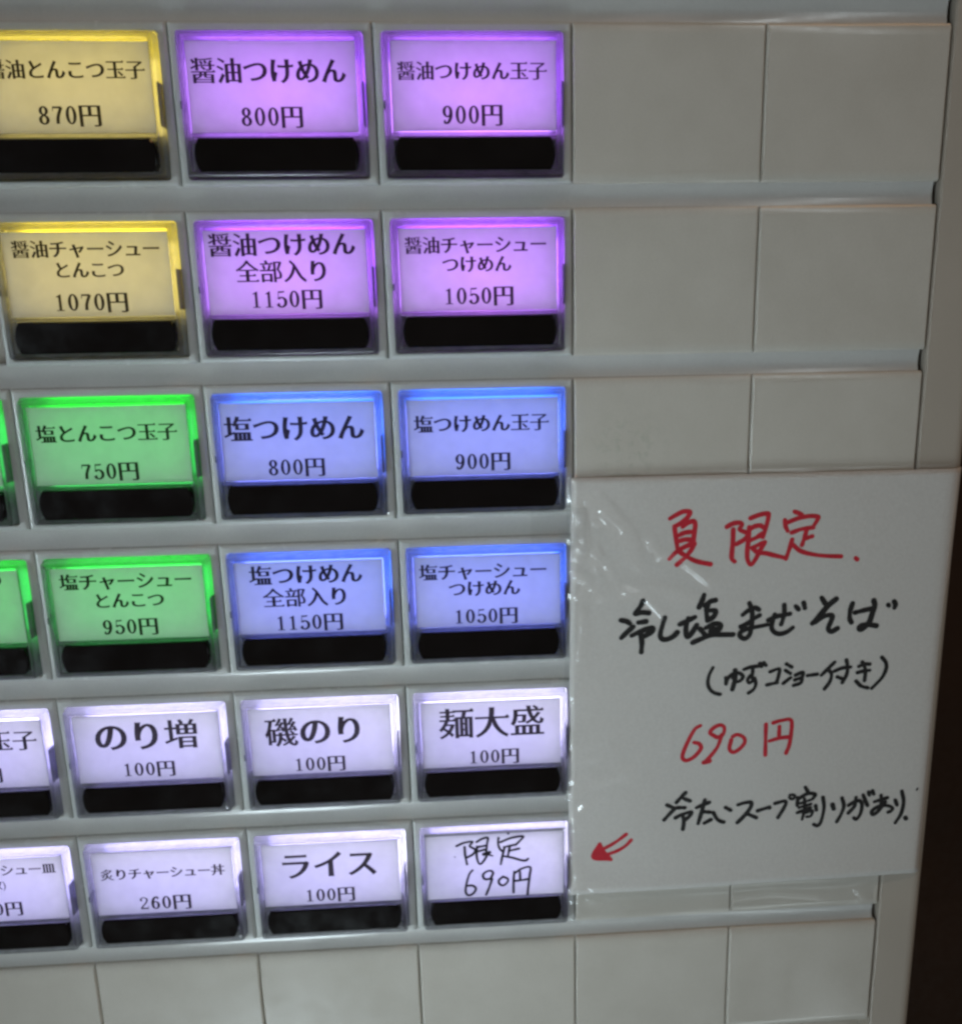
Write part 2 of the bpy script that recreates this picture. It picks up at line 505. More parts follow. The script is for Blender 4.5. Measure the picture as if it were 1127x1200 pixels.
# ------------------------------------------------------------------ lettering data: outlines in 1/1000 em, lines as
# (row, column, text, x, z, em) in mm on the button, hand strokes as (width, points) in mm on the panel
GLYPH = {"醤":[[46,765,69,732,87,702,103,673,116,645,128,615,221,666,208,693,191,721,171,750,149,779,126,806],[372,706,391,680,405,657,417,635,427,613,437,588,525,635,514,657,500,679,484,701,466,722,449,742],[533,726,548,701,559,677,568,654,575,633,581,608,678,650,671,670,660,693,647,717,632,740,619,759],[851,840,763,825,671,813,568,804,461,796,335,790,350,746,481,751,592,758,700,768,801,780,900,797],[97,254,97,-77,216,-77,216,-51,786,-51,786,-75,908,-75,908,254,628,254,642,304,587,364,518,309,954,309,968,352,913,412,844,357,45,357,45,309,351,309,351,254],[216,-10,230,32,175,92,106,37,786,37,786,-10],[216,77,216,212,351,212,349,200,337,178,311,157,268,140,193,124,230,79,317,102,371,122,411,144,440,172,456,212,519,212,520,179,525,150,565,124,640,118,793,118,786,118,786,77],[459,309,519,309,519,254,459,254],[628,212,786,212,786,156,784,155,646,155,633,156,632,156,627,183],[789,766,774,742,757,715,737,687,717,661,692,632,727,616,727,593,324,593,324,544,458,544,410,507,445,482,472,460,497,437,518,415,540,389,609,444,583,470,558,490,530,510,502,530,478,544,727,544,727,449,724,428,725,428,733,429,600,430,620,382,682,382,715,382,743,383,766,385,785,387,830,409,840,425,842,444,842,544,962,544,962,593,842,593,842,643,809,643,880,727],[26,495,59,428,214,504,214,381,333,381,333,837,214,837,214,573]],
"油":[[73,780,133,750,175,725,216,699,252,674,298,638,353,715,303,747,264,769,221,790,178,811,118,838],[21,507,81,477,122,453,162,428,197,403,244,367,295,444,246,477,208,497,166,518,124,538,64,564],[52,-10,156,-88,194,-25,227,32,260,91,292,150,324,212,224,296,184,219,151,157,117,97,85,43],[567,48,474,48,474,280,567,280],[712,48,712,280,812,280,812,48],[331,625,331,-71,474,-71,474,-12,812,-12,812,-65,957,-65,957,625,712,625,712,832,567,832,567,625],[567,341,474,341,474,564,567,564],[712,341,712,564,812,564,812,341]],
"と":[[338,803,191,741,224,664,254,598,285,534,315,474,337,433,301,407,246,361,202,308,171,247,160,177,173,108,220,47,325,-9,418,-28,525,-34,599,-33,669,-29,734,-24,792,-17,883,-4,883,103,787,82,725,72,658,64,588,60,521,58,437,65,374,87,363,97,337,132,325,188,328,221,337,257,359,297,395,336,442,375,503,415,570,453,635,488,695,519,743,543,850,600,788,700,691,634,654,613,605,587,551,559,492,527,464,512,446,547,419,603,393,663,367,726]],
"ん":[[583,739,431,801,391,717,342,625,267,483,182,316,102,149,37,-5,196,-60,210,-13,225,34,243,85,262,134,278,174,300,219,328,263,361,301,399,331,442,342,448,341,462,327,476,274,479,86,490,43,516,3,530,-5,606,-39,665,-44,748,-34,824,-3,890,53,943,130,985,231,859,330,826,237,802,175,772,119,708,62,676,54,668,55,653,67,637,123,634,306,622,356,593,396,555,418,516,427,476,429,446,428,414,423,381,414,346,399,358,394,392,410,432,484,474,558,512,625,542,676]],
"こ":[[193,713,193,617,283,610,333,607,385,605,441,604,499,603,556,604,615,606,672,609,724,612,811,618,811,713,722,705,670,701,614,698,557,696,499,695,440,696,384,697,331,700,281,703],[316,301,155,317,149,290,143,263,137,233,133,202,132,165,144,109,186,52,289,-4,381,-24,494,-31,577,-29,655,-25,726,-18,787,-9,877,12,875,115,781,90,720,78,650,69,573,64,492,62,407,69,344,90,332,101,307,133,295,188,297,217,303,251]],
"つ":[[34,520,80,410,180,451,276,488,387,526,502,556,608,569,680,557,732,525,762,482,776,436,780,387,751,270,683,194,609,153,476,117,284,100,326,3,538,29,692,72,846,164,924,267,949,387,928,490,872,569,795,619,707,647,610,656,517,649,419,631,325,606,243,581,180,560]],
"玉":[[607,262,654,216,694,175,733,135,768,96,804,54,887,127,848,167,810,203,769,242,727,280,682,321],[108,421,108,360,418,360,418,27,16,27,16,-34,985,-34,999,21,944,82,875,27,570,27,570,360,898,360,912,416,857,476,788,421,570,421,570,707,936,707,950,764,895,824,826,769,65,769,65,707,418,707,418,421]],
"子":[[429,525,429,389,15,389,15,326,429,326,430,23,424,-11,424,-11,439,-9,419,-11,390,-11,352,-11,308,-10,231,-7,258,-74,347,-74,393,-72,432,-70,465,-67,491,-66,561,-33,575,-9,579,17,579,326,989,326,1003,384,948,444,879,389,579,389,579,517,615,536,687,579,757,625,824,674,890,732,830,778,800,768,115,766,115,704,708,704,666,670,617,634,566,600,515,569]],
"円":[[804,704,804,397,571,397,571,704],[54,766,54,-75,202,-75,202,335,804,335,805,23,800,-11,798,-13,815,-10,633,-10,646,-39,653,-64,654,-73,740,-73,783,-72,818,-70,847,-68,871,-67,937,-31,949,-8,952,18,952,766],[202,397,202,704,424,704,424,397]],
"け":[[297,767,121,784,116,712,108,655,97,583,87,499,80,406,77,308,81,229,91,153,105,84,121,25,134,-20,282,-3,279,33,282,71,289,103,301,146,314,194,329,242,346,294,236,360,215,217,237,279,236,385,245,494,259,598,277,691],[354,585,354,489,558,481,643,483,643,459,642,355,636,269,623,198,600,136,556,77,532,51,502,27,444,-3,548,-84,669,4,745,96,786,205,800,326,802,459,802,492,964,509,964,609,891,594,860,588,828,584,793,580,801,580,800,720,803,786,625,786,636,716,641,570,557,568,524,569,490,570,456,572,425,576]],
"め":[[498,553,486,515,465,456,443,400,420,348,424,331,434,336,421,362,407,393,392,429,377,468,365,500,373,506,413,526,454,542,497,552],[296,751,138,699,174,600,201,515,169,488,119,429,80,361,54,287,44,210,55,137,85,80,130,43,178,27,225,23,271,27,316,40,360,63,403,96,421,113,462,63,567,150,508,217,534,257,569,323,600,395,629,470,651,539,683,525,732,483,763,430,780,373,786,310,778,234,751,166,697,104,613,58,465,27,522,-59,672,-25,778,20,865,88,925,184,947,306,931,413,884,503,814,569,731,612,677,624,691,687,711,776,542,792,536,712,521,637,508,636,456,629,403,617,350,600,335,593,318,650],[342,217,332,201,308,171,284,144,259,125,233,116,236,116,229,120,202,165,201,188,200,216,203,256,212,300,229,346,252,390,253,405,250,389,269,346,289,306,309,270,328,239]],
"全":[[475,861,409,769,329,679,235,596,133,523,11,457,34,432,47,410,60,386,161,443,161,410,425,410,425,242,167,242,167,187,425,187,425,10,40,10,40,-46,965,-46,979,5,924,65,855,10,575,10,575,187,845,187,859,237,804,297,735,242,575,242,575,410,845,410,844,441,942,379,957,407,969,431,992,456,884,518,794,580,709,647,629,723,568,790,581,811],[205,465,272,510,338,559,401,612,460,668,501,713,547,666,608,610,671,558,736,510,802,465]],
"部":[[122,623,139,586,153,550,166,514,175,480,182,449,294,481,286,511,273,546,258,583,241,619,225,650],[603,785,603,-76,718,-76,718,720,833,720,818,675,798,621,777,564,755,509,731,452,786,387,815,339,832,295,840,257,842,222,842,193,830,151,816,135,827,138,814,133,799,130,701,134,712,105,717,82,718,66,828,67,851,70,873,74,894,79,918,93,938,116,951,145,958,179,960,215,956,261,943,309,919,360,882,411,844,454,868,507,895,568,920,630,945,692,968,751,905,792,885,786],[227,820,268,720,56,720,56,656,576,656,588,715,541,767,483,720,389,720,378,751,368,776,356,802,343,828,333,849],[411,652,401,618,388,578,374,536,358,496,338,450,27,450,27,385,599,385,608,446,572,486,528,450,454,450,528,626],[85,289,85,-71,204,-71,204,-24,430,-24,430,-64,553,-64,553,289],[204,40,204,225,430,225,430,40]],
"入":[[272,761,326,718,358,685,387,651,413,615,424,599,380,440,324,301,251,180,158,75,25,-15,106,-85,230,-3,333,89,420,201,492,332,521,446,555,355,620,230,698,112,798,8,952,-99,964,-53,974,-23,990,8,815,165,715,331,625,507,512,679,334,846]],
"り":[[381,794,210,799,202,711,194,656,186,589,178,518,172,448,170,383,171,344,173,307,175,274,179,244,182,215,342,227,339,262,337,285,337,307,337,327,338,346,353,424,384,503,429,576,510,646,553,658,576,652,609,625,650,544,663,476,669,396,648,254,593,155,545,108,444,58,286,22,343,-66,513,-23,636,31,738,114,808,235,834,394,820,519,781,622,719,695,668,724,565,746,487,734,414,703,349,652,297,591,305,554,338,555,346,612,355,673,366,730]],
"チ":[[48,463,48,368,178,374,435,374,423,288,398,209,358,138,298,76,195,13,301,-60,405,8,483,80,542,165,580,264,596,374,836,374,953,368,953,463,834,457,598,457,598,646,602,647,646,655,687,662,725,670,759,678,845,701,781,784,721,762,673,748,617,735,558,724,501,715,433,707,359,702,286,699,220,698,126,700,148,616,236,618,293,619,353,622,416,626,437,627,437,457,176,457]],
"ャ":[[899,471,827,521,775,504,467,442,436,557,421,627,262,588,289,519,318,414,233,399,112,383,135,294,339,335,437,-26,453,-106,611,-65,587,11,488,366,710,410,705,401,675,357,641,313,604,270,552,220,666,164,715,215,765,274,815,339,859,403]],
"ー":[[62,438,62,330,241,336,790,336,937,329,937,439,789,432,241,432]],
"シ":[[284,794,224,705,289,665,335,634,383,602,427,571,485,529,550,624,494,664,448,693,398,726,349,755],[116,51,169,-41,259,-20,327,0,399,24,469,53,536,85,631,143,721,209,802,281,875,358,948,455,867,581,789,469,727,390,655,314,572,244,479,181,418,147,353,117,285,93,217,73],[131,568,73,479,141,441,187,412,235,381,280,350,339,308,403,404,344,444,298,472,247,502,198,531]],
"ュ":[[109,97,109,3,232,7,780,7,896,4,896,96,777,91,719,91,768,438,775,470,687,511,626,502,322,502,203,511,203,414,323,419,601,419,597,379,588,310,577,231,566,155,555,91,232,91]],
"塩":[[540,531,753,531,753,397,540,397],[4,146,32,70,388,226,372,296,271,253,271,531,304,531,374,470,406,503,430,530,417,530,398,350,898,350,898,579,468,579,516,663,985,663,999,714,944,774,875,719,546,719,580,815,443,845,427,791,406,733,381,678,352,626,353,609,370,590,271,590,271,822,128,822,128,590,16,590,16,531,128,531,128,194],[348,268,348,13,228,13,228,-44,1000,-44,1000,13,943,13,943,268],[485,13,485,218,505,218,505,13],[632,13,632,218,654,218,654,13],[781,13,781,218,802,218,802,13]],
"の":[[435,622,428,593,419,539,408,485,396,433,383,384,355,296,329,232,308,188,264,144,267,145,272,144,231,181,220,215,212,259,207,317,216,390,245,467,298,541,375,601],[598,627,648,612,713,563,755,500,777,429,785,353,776,270,749,199,704,139,642,93,570,64,448,44,505,-46,667,-10,779,41,869,117,928,222,949,350,927,478,865,584,772,662,658,709,525,725,383,706,255,652,149,565,75,449,47,312,59,211,95,130,148,74,184,55,266,36,350,56,387,77,444,140,494,230,536,343,553,402,568,461,580,521,591,580]],
"増":[[355,697,355,360,952,360,952,697,814,697,890,815,778,848,768,824,756,796,741,768,727,740,710,712,752,699,538,697,588,717,577,742,562,769,545,796,526,823,509,845,415,811,431,784,445,760,458,736,469,712,475,697],[482,500,441,546,389,504,590,504,590,415,472,415],[720,500,677,547,623,504,833,504,833,415,709,415],[482,639,441,685,389,643,590,643,590,555,472,555],[720,639,677,686,623,643,833,643,833,555,709,555],[399,296,399,-78,517,-78,517,-41,797,-41,797,-75,917,-75,917,296],[517,17,531,99,476,159,407,104,797,104,797,17],[517,157,531,233,476,293,407,238,797,238,797,157],[14,153,42,75,392,213,378,284,264,242,264,527,371,527,371,594,264,594,264,826,145,826,145,594,28,594,28,527,145,527,145,199]],
"磯":[[31,782,31,723,137,723,122,630,103,541,79,458,51,384,10,310,27,279,37,254,59,196,103,287,92,-33,197,-33,197,49,330,49,330,482,196,482,208,523,220,570,230,619,240,668,249,723,354,723,368,777,313,837,244,782],[197,424,227,424,227,106,197,106],[568,831,572,718,577,609,584,506,593,409,604,321,525,321,525,381,410,381,410,321,320,321,320,264,410,264,406,208,397,150,380,90,353,32,305,-31,375,-95,420,-46,454,0,480,49,499,99,507,129,599,50,651,111,620,138,594,159,564,182,533,204,523,212,525,264,614,264,624,218,633,180,644,144,656,111,667,81,652,69,620,46,586,25,552,5,503,-19,548,-70,592,-49,624,-32,656,-14,687,5,704,17,727,-14,760,-42,795,-61,832,-72,870,-78,909,-72,939,-51,948,-43,968,1,983,59,948,81,931,97,891,139,878,51,861,-1,860,-1,846,4,827,18,811,37,797,58,786,78,807,96,838,124,867,154,894,185,921,221,826,260,811,236,795,212,777,188,757,164,754,161,754,163,747,187,741,212,734,238,729,264,981,264,981,321,870,321,896,345,791,439,735,393,812,321,719,321,707,413,697,507,691,609,686,718,683,831],[344,402,375,415,392,420,422,425,470,432,519,438,538,383,621,417,612,443,600,473,587,506,572,539,559,567,479,542,505,479,442,474,468,504,500,546,531,591,561,638,590,690,499,724,462,648,432,646,448,667,471,699,493,735,513,771,533,811,438,842,422,801,405,762,387,727,372,700,363,683,354,665,347,651,318,634,337,577,371,590,401,597,437,602,382,519,368,497,357,479,326,459],[699,415,729,427,747,432,778,437,826,443,876,449,892,395,976,430,968,455,956,485,943,518,928,551,915,579,834,554,861,490,796,485,822,515,855,557,887,603,917,650,947,702,857,736,819,660,787,657,802,677,824,710,844,744,864,780,883,818,788,849,774,809,758,771,741,737,726,710,717,693,709,676,683,649,674,645,693,589,727,602,757,609,794,614,774,583,753,551,739,530,724,508,713,490,681,471]],
"麺":[[698,338,726,338,726,211,698,211],[698,392,698,513,726,513,726,392],[698,157,726,157,726,31,698,31],[596,31,568,31,568,513,596,513],[826,31,826,513,852,513,852,31],[461,576,461,-77,568,-77,568,-31,852,-31,852,-75,960,-75,960,576,756,576,786,719,980,719,994,777,939,837,870,782,442,782,442,719,667,719,639,576],[128,192,227,117,199,87,162,54,122,25,79,-1,22,-27,41,-49,54,-71,65,-91,127,-62,173,-37,218,-8,260,25,290,54,310,32,333,1,360,-39,429,33,410,57,395,75,377,92,358,111,349,120,371,152,397,195,419,241,439,291,455,343,396,371,379,366,251,365,285,444,474,444,484,497,444,541,395,501,315,501,323,575,290,612,248,578,449,578,457,629,424,666,382,632,315,632,324,699,287,740,241,703,463,703,472,754,435,795,389,758,315,758,315,838,200,838,200,758,41,758,41,703,200,703,200,632,53,632,53,578,200,578,200,501,28,501,28,444,169,444,148,394,121,341,90,291,56,246,9,198,71,130,108,166,136,196,163,228,189,262,219,310,329,310,321,284,310,255,297,227,283,200,272,181,181,247]],
"大":[[425,833,425,790,424,736,422,679,418,619,410,547,26,547,26,482,400,482,372,373,329,265,264,161,171,65,28,-20,54,-45,70,-69,84,-93,236,-9,345,78,430,180,492,293,503,374,529,276,601,159,688,60,788,-20,919,-94,935,-66,951,-41,975,-13,854,59,767,145,695,246,638,361,593,482,978,482,992,542,937,602,868,547,561,547,568,612,573,674,576,732,577,788,578,833]],
"盛":[[148,249,148,7,24,7,24,-58,975,-58,975,7,858,7,858,249],[267,7,267,192,344,192,344,7],[462,7,462,192,540,192,540,7],[658,7,658,192,737,192,737,7],[639,810,665,792,685,775,704,758,722,740,732,729,609,729,597,838,474,838,486,729,111,729,111,611,109,552,103,488,89,423,67,359,26,292,60,270,82,251,111,222,154,281,183,336,205,394,219,453,229,516,359,516,356,470,353,437,351,414,350,401,353,392,335,372,347,375,335,373,224,378,233,354,236,336,238,322,367,322,389,323,410,325,432,334,450,352,462,381,469,422,474,477,479,547,480,573,233,573,234,610,234,666,500,666,517,607,535,557,555,510,577,467,598,431,582,418,550,397,518,377,485,359,438,337,493,275,536,297,567,314,599,332,630,352,650,367,682,335,722,308,762,288,802,277,842,274,892,279,930,301,942,312,961,360,972,422,929,439,909,453,866,487,861,419,857,388,844,349,837,341,842,342,818,347,793,360,769,380,745,406,728,428,755,453,790,489,823,527,853,566,882,612,780,643,763,613,743,581,720,549,694,519,681,506,673,523,658,556,645,592,632,630,622,666,955,666,965,725,926,767,879,729,786,729,827,756,803,779,780,796,755,814,729,831,702,848]],
"皿":[[105,728,105,53,4,53,4,-11,998,-11,998,53,904,53,904,728],[250,53,250,665,321,665,321,53],[465,53,465,665,538,665,538,53],[682,53,682,665,756,665,756,53]],
"炙":[[242,353,223,314,202,276,177,239,149,204,108,169,182,114,224,149,259,185,289,225,316,266,339,309],[771,369,750,333,725,294,698,255,671,217,640,180,722,140,750,171,780,206,811,244,841,284,872,327],[370,628,410,605,442,585,474,563,505,541,527,524,431,481,403,503,373,524,342,545,310,564,277,584,213,545,247,523,274,504,300,484,326,463,345,447,298,432,240,417,180,403,121,392,43,381,57,355,67,330,73,311,173,329,251,346,329,366,405,390,452,408,430,278,381,168,304,82,191,21,26,-21,43,-45,54,-69,60,-86,203,-53,307,-15,395,37,467,105,508,172,553,115,628,49,712,-4,807,-46,928,-81,938,-62,952,-38,972,-14,845,23,745,73,662,136,596,211,555,282,576,408,484,419,576,462,665,513,745,572,815,641,875,725,816,764,794,757,506,756,573,822,469,845,423,797,357,742,276,689,181,640,61,594,80,572,93,552,102,534,186,567,250,595,310,625,366,657,428,698,730,698,712,674,686,645,658,617,627,590,597,569,570,588,536,609,501,629,466,648,428,668]],
"丼":[[369,494,417,453,452,417,484,380,510,344,539,298,629,379,597,418,563,451,525,485,485,517,439,553],[40,641,40,583,230,583,230,440,230,410,229,381,228,352,226,324,222,286,11,286,11,226,212,226,198,176,179,125,151,75,112,26,47,-27,74,-52,91,-74,112,-100,195,-41,254,13,300,74,334,141,359,226,623,226,623,-74,772,-74,772,226,990,226,1004,281,949,341,881,286,772,286,772,583,963,583,975,636,927,689,868,641,772,641,772,831,623,831,623,641,377,641,377,830,230,830,230,641],[369,286,373,318,375,348,376,379,377,409,377,440,377,583,623,583,623,286]],
"ラ":[[191,751,191,657,321,661,713,661,845,657,845,751,714,744,321,744],[913,476,830,528,806,518,788,514,766,513,239,513,101,522,101,426,239,430,730,430,723,402,707,358,687,313,663,270,635,229,584,176,524,130,456,90,380,59,268,28,341,-55,440,-25,516,5,592,43,666,91,736,152,783,203,822,259,854,319,881,380,898,440]],
"イ":[[51,358,98,266,212,303,293,333,372,366,446,400,473,416,467,77,461,-35,639,-35,633,77,633,507,663,526,721,569,777,613,830,659,894,721,792,815,735,749,686,698,632,649,575,603,515,560,446,517,367,475,279,435,185,399]],
"ス":[[834,665,765,717,729,709,704,705,674,704,288,704,147,713,147,609,288,616,639,616,626,580,601,524,568,465,532,409,494,358,430,288,357,220,276,156,189,100,71,43,151,-42,258,12,344,64,425,123,501,187,556,240,600,197,659,136,715,74,765,13,821,-59,930,34,872,102,815,162,752,226,686,289,639,330,672,373,713,434,750,496,782,556,804,610]],
"枚":[[778,578,763,507,745,436,723,369,696,305,679,272,662,306,635,369,612,435,594,501,580,564,586,578],[546,844,523,751,494,662,459,579,418,505,360,433,428,345,457,377,475,398,492,419,509,442,501,431,507,406,528,343,553,281,584,220,614,167,584,132,540,89,490,49,433,13,355,-25,406,-91,482,-55,541,-23,594,14,643,54,677,87,707,53,753,12,802,-25,856,-58,929,-95,944,-68,961,-43,983,-17,912,17,860,52,814,90,773,132,745,166,786,232,825,310,858,393,884,480,906,578,975,578,989,640,934,700,865,645,614,645,625,675,637,710,648,747,658,783,668,821],[183,838,183,624,28,624,28,556,174,556,152,472,123,384,90,300,53,225,7,153,66,54,113,125,145,182,175,246,203,315,203,371,183,-77,304,-77,296,327,294,322,321,281,346,242,368,206,395,157,463,247,435,286,400,331,360,381,321,429,304,449,304,556,440,556,449,621,415,658,372,624,304,624,304,838]],
")":[[156,232,150,127,133,28,105,-64,64,-150,12,-230,65,-230,131,-153,185,-65,225,31,250,131,259,232,250,333,225,433,185,529,131,617,65,694,12,694,64,614,105,528,133,436,150,337]],
"0":[[505,360,498,448,479,530,448,603,408,661,360,702,307,723,253,723,200,702,152,661,112,603,81,530,62,448,55,360,62,272,81,190,112,117,152,59,200,18,253,-3,307,-3,360,18,408,59,448,117,479,190,498,272],[363,287,355,219,344,158,328,110,310,76,290,58,270,58,250,76,232,110,216,158,205,219,197,287,195,360,197,433,205,501,216,562,232,610,250,644,270,662,290,662,310,644,328,610,344,562,355,501,363,433,365,360]],
"1":[[220,20,340,20,340,710,300,710,130,610,140,570,220,600],[120,0,440,0,440,40,120,40]],
"2":[[165,529,167,546,168,564,168,581,170,597,175,612,183,624,196,638,214,653,235,666,255,677,269,682,266,682,269,681,287,674,310,662,333,647,353,630,367,615,376,599,382,583,384,565,384,545,381,524,375,502,367,478,355,452,340,425,323,398,305,371,287,345,268,321,246,298,223,275,200,253,178,229,157,205,139,182,123,158,109,134,95,111,81,88,66,64,154,56,168,79,182,102,196,126,211,149,226,172,243,195,262,217,284,239,307,262,330,285,353,310,373,335,392,361,410,389,428,417,443,445,456,472,465,498,470,521,474,544,474,565,471,586,465,606,453,625,435,644,412,664,385,682,354,698,320,711,274,718,224,713,189,701,160,686,135,670,114,652,97,636,86,618,80,600,78,582,78,565,77,548,75,531],[190,530,183,555,165,573,140,580,115,573,97,555,90,530,97,505,115,487,140,480,165,487,183,505],[100,15,130,16,160,17,190,19,220,20,250,20,280,20,309,19,339,17,369,14,399,11,429,8,459,5,461,85,431,88,401,91,371,94,341,96,311,99,280,100,250,100,220,100,190,99,160,97,130,96,100,95],[464,28,484,188,456,192,436,32]],
"5":[[132,701,112,361,148,359,168,699],[139,640,163,639,186,637,210,636,234,635,257,634,281,635,303,637,326,640,348,644,369,648,390,652,412,655,408,725,386,721,365,717,344,713,322,710,301,707,279,705,257,704,234,705,211,706,188,707,164,709,141,710],[198,346,212,360,226,374,239,387,250,398,259,404,261,405,263,405,266,406,269,406,273,405,278,404,287,400,300,391,317,379,334,363,349,346,362,326,371,306,376,281,379,252,379,221,376,189,370,161,362,136,349,115,331,95,311,76,291,61,272,50,262,46,267,47,268,47,259,49,245,53,231,60,220,66,212,73,205,85,198,101,193,119,186,138,179,156,41,144,48,127,54,110,60,91,68,71,81,52,100,34,126,19,155,6,191,-5,233,-13,286,-15,338,-6,375,9,407,26,435,47,460,71,482,97,498,124,509,153,516,185,519,219,519,253,516,285,509,314,498,341,482,365,462,388,441,408,418,425,393,440,364,453,328,462,289,467,250,467,214,463,179,455,149,442,128,428,112,413,98,399,85,385,72,374],[190,150,183,175,165,193,140,200,115,193,97,175,90,150,97,125,115,107,140,100,165,107,183,125]],
"6":[[498,225,492,281,474,334,444,381,406,418,361,445,311,458,259,458,209,445,164,418,126,381,96,334,78,281,72,225,78,169,96,116,126,69,164,32,209,5,259,-8,311,-8,361,5,406,32,444,69,474,116,492,169],[360,183,353,144,343,109,329,81,312,61,294,51,276,51,258,61,241,81,227,109,217,144,210,183,208,225,210,267,217,306,227,341,241,369,258,389,276,399,294,399,312,389,329,369,343,341,353,306,360,267,362,225],[205,239,207,275,207,311,208,346,209,380,213,414,220,447,230,480,243,514,258,548,275,580,291,608,306,630,321,647,334,659,346,667,353,670,353,670,332,669,308,674,308,673,318,664,330,652,344,638,358,626,482,654,470,665,458,677,445,691,428,705,401,720,348,731,296,727,262,717,235,705,212,689,192,671,174,650,156,624,138,594,121,561,105,525,91,489,80,453,73,418,69,383,68,347,67,311,67,276,65,241],[455,600,449,622,432,639,410,645,388,639,371,622,365,600,371,578,387,561,410,555,432,561,449,577]],
"7":[[100,632,130,631,160,630,190,629,220,628,250,627,280,627,310,628,341,629,371,631,401,633,431,635,461,637,459,713,429,711,399,709,369,707,339,705,310,704,280,703,250,703,220,704,190,705,160,706,130,707,100,708],[99,692,79,522,111,518,131,688],[386,671,370,637,354,603,337,569,321,534,306,500,291,466,277,432,264,400,251,367,239,334,229,299,220,263,214,224,210,184,207,143,205,102,203,61,200,21,340,19,343,60,345,101,347,142,350,182,354,220,360,257,368,292,378,325,389,357,402,389,415,421,429,454,443,488,458,522,474,556,491,590,507,624,524,659]],
"8":[[500,180,494,227,475,271,445,310,405,341,358,363,307,375,253,375,202,363,155,341,115,310,85,271,66,227,60,180,66,133,85,89,115,50,155,19,202,-3,253,-15,307,-15,358,-3,405,19,445,50,475,89,494,133],[358,148,351,118,340,91,325,70,308,55,290,47,270,47,252,55,235,70,220,91,209,118,202,148,200,180,202,212,209,242,220,269,235,290,252,305,270,313,290,313,308,305,325,290,340,269,351,242,358,212,360,180],[471,535,465,579,449,621,423,658,389,687,348,708,303,719,257,719,212,708,171,687,137,658,111,621,95,579,89,535,95,491,111,449,137,412,171,383,212,362,257,351,303,351,348,362,389,383,423,412,449,449,465,491],[337,505,332,477,324,452,314,432,301,418,287,411,273,411,259,418,246,432,236,452,228,477,223,505,221,535,223,565,228,593,236,618,246,638,259,652,273,659,287,659,301,652,314,638,324,618,332,593,337,565,339,535]],
"9":[[62,490,68,434,86,381,116,334,154,297,199,270,249,257,301,257,351,270,396,297,434,334,464,381,482,434,488,490,482,546,464,599,434,646,396,683,351,710,301,723,249,723,199,710,154,683,116,646,86,599,68,546],[200,532,207,571,217,606,231,634,248,654,266,664,284,664,302,654,319,634,333,606,343,571,350,532,352,490,350,448,343,409,333,374,319,346,302,326,284,316,266,316,248,326,231,346,217,374,207,409,200,448,198,490],[355,476,353,440,353,404,352,369,351,335,347,301,340,268,330,235,317,201,302,167,285,135,269,107,254,85,239,68,226,56,214,48,207,45,207,45,228,46,252,41,252,42,242,51,230,63,216,77,202,89,78,61,90,50,102,38,115,24,132,10,159,-5,212,-16,264,-12,298,-2,325,10,348,26,368,44,386,65,404,91,422,121,439,154,455,190,469,226,480,262,487,297,491,332,492,368,493,404,493,439,495,474],[105,115,111,93,128,76,150,70,173,76,189,93,195,115,189,137,173,154,150,160,128,154,111,138]]}
LINES = [[0,-1,"醤油とんこつ玉子",20.3,-9.19,3.8],
[0,-1,"870円",20.08,-17.53,4.68],
[0,0,"醤油つけめん",19.41,-9.48,5.09],
[0,0,"800円",19.44,-17.97,4.73],
[0,1,"醤油つけめん玉子",19.69,-9.53,3.77],
[0,1,"900円",19.53,-17.74,4.73],
[1,-1,"醤油チャーシュー",19.94,-7.36,3.72],
[1,-1,"とんこつ",20.1,-11.49,3.58],
[1,-1,"1070円",19.74,-17.98,4.7],
[1,0,"醤油つけめん",19.43,-6.97,5.03],
[1,0,"全部入り",19.22,-12.34,4.85],
[1,0,"1150円",19.58,-17.99,4.68],
[1,1,"醤油チャーシュー",19.49,-7.51,3.74],
[1,1,"つけめん",19.54,-11.39,3.68],
[1,1,"1050円",19.78,-17.92,4.67],
[2,-1,"塩とんこつ玉子",19.48,-9.69,4.22],
[2,-1,"750円",19.14,-18.05,4.69],
[2,0,"塩つけめん",19.18,-9.51,6.02],
[2,0,"800円",19.05,-18.08,4.73],
[2,1,"塩つけめん玉子",19.62,-9.43,4.23],
[2,1,"900円",19.67,-17.94,4.72],
[3,-2,"つ",31.1,-6.29,3.99],
[3,-1,"塩チャーシュー",19.68,-7.18,4.14],
[3,-1,"とんこつ",19.85,-11.71,3.92],
[3,-1,"950円",19.42,-17.97,4.7],
[3,0,"塩つけめん",19.22,-7.08,5.06],
[3,0,"全部入り",18.93,-12.45,4.86],
[3,0,"1150円",19.26,-18.49,4.78],
[3,1,"塩チャーシュー",19.13,-7.66,4.18],
[3,1,"つけめん",19.26,-11.75,4.14],
[3,1,"1050円",19.47,-18.46,4.63],
[4,-2,"玉子",29.7,-9.04,5.49],
[4,-2,"円",24.32,-17.57,4.39],
[4,-1,"のり増",19.85,-9.26,8.01],
[4,-1,"100円",19.58,-17.83,4.6],
[4,0,"磯のり",18.59,-9.97,7.82],
[4,0,"100円",19.1,-18.49,4.6],
[4,1,"麺大盛",20.12,-9.6,8.42],
[4,1,"100円",20.41,-18.54,4.63],
[5,-2,"シュー皿",28.49,-7.13,3.22],
[5,-2,"枚)",21.3,-10.95,2.75],
[5,-2,"0円",22.52,-17.6,4.45],
[5,-1,"炙りチャーシュー丼",19.72,-9.77,3.27],
[5,-1,"260円",19.54,-18.04,4.74],
[5,0,"ライス",19.45,-9.95,8.02],
[5,0,"100円",19.21,-18.36,4.65]]
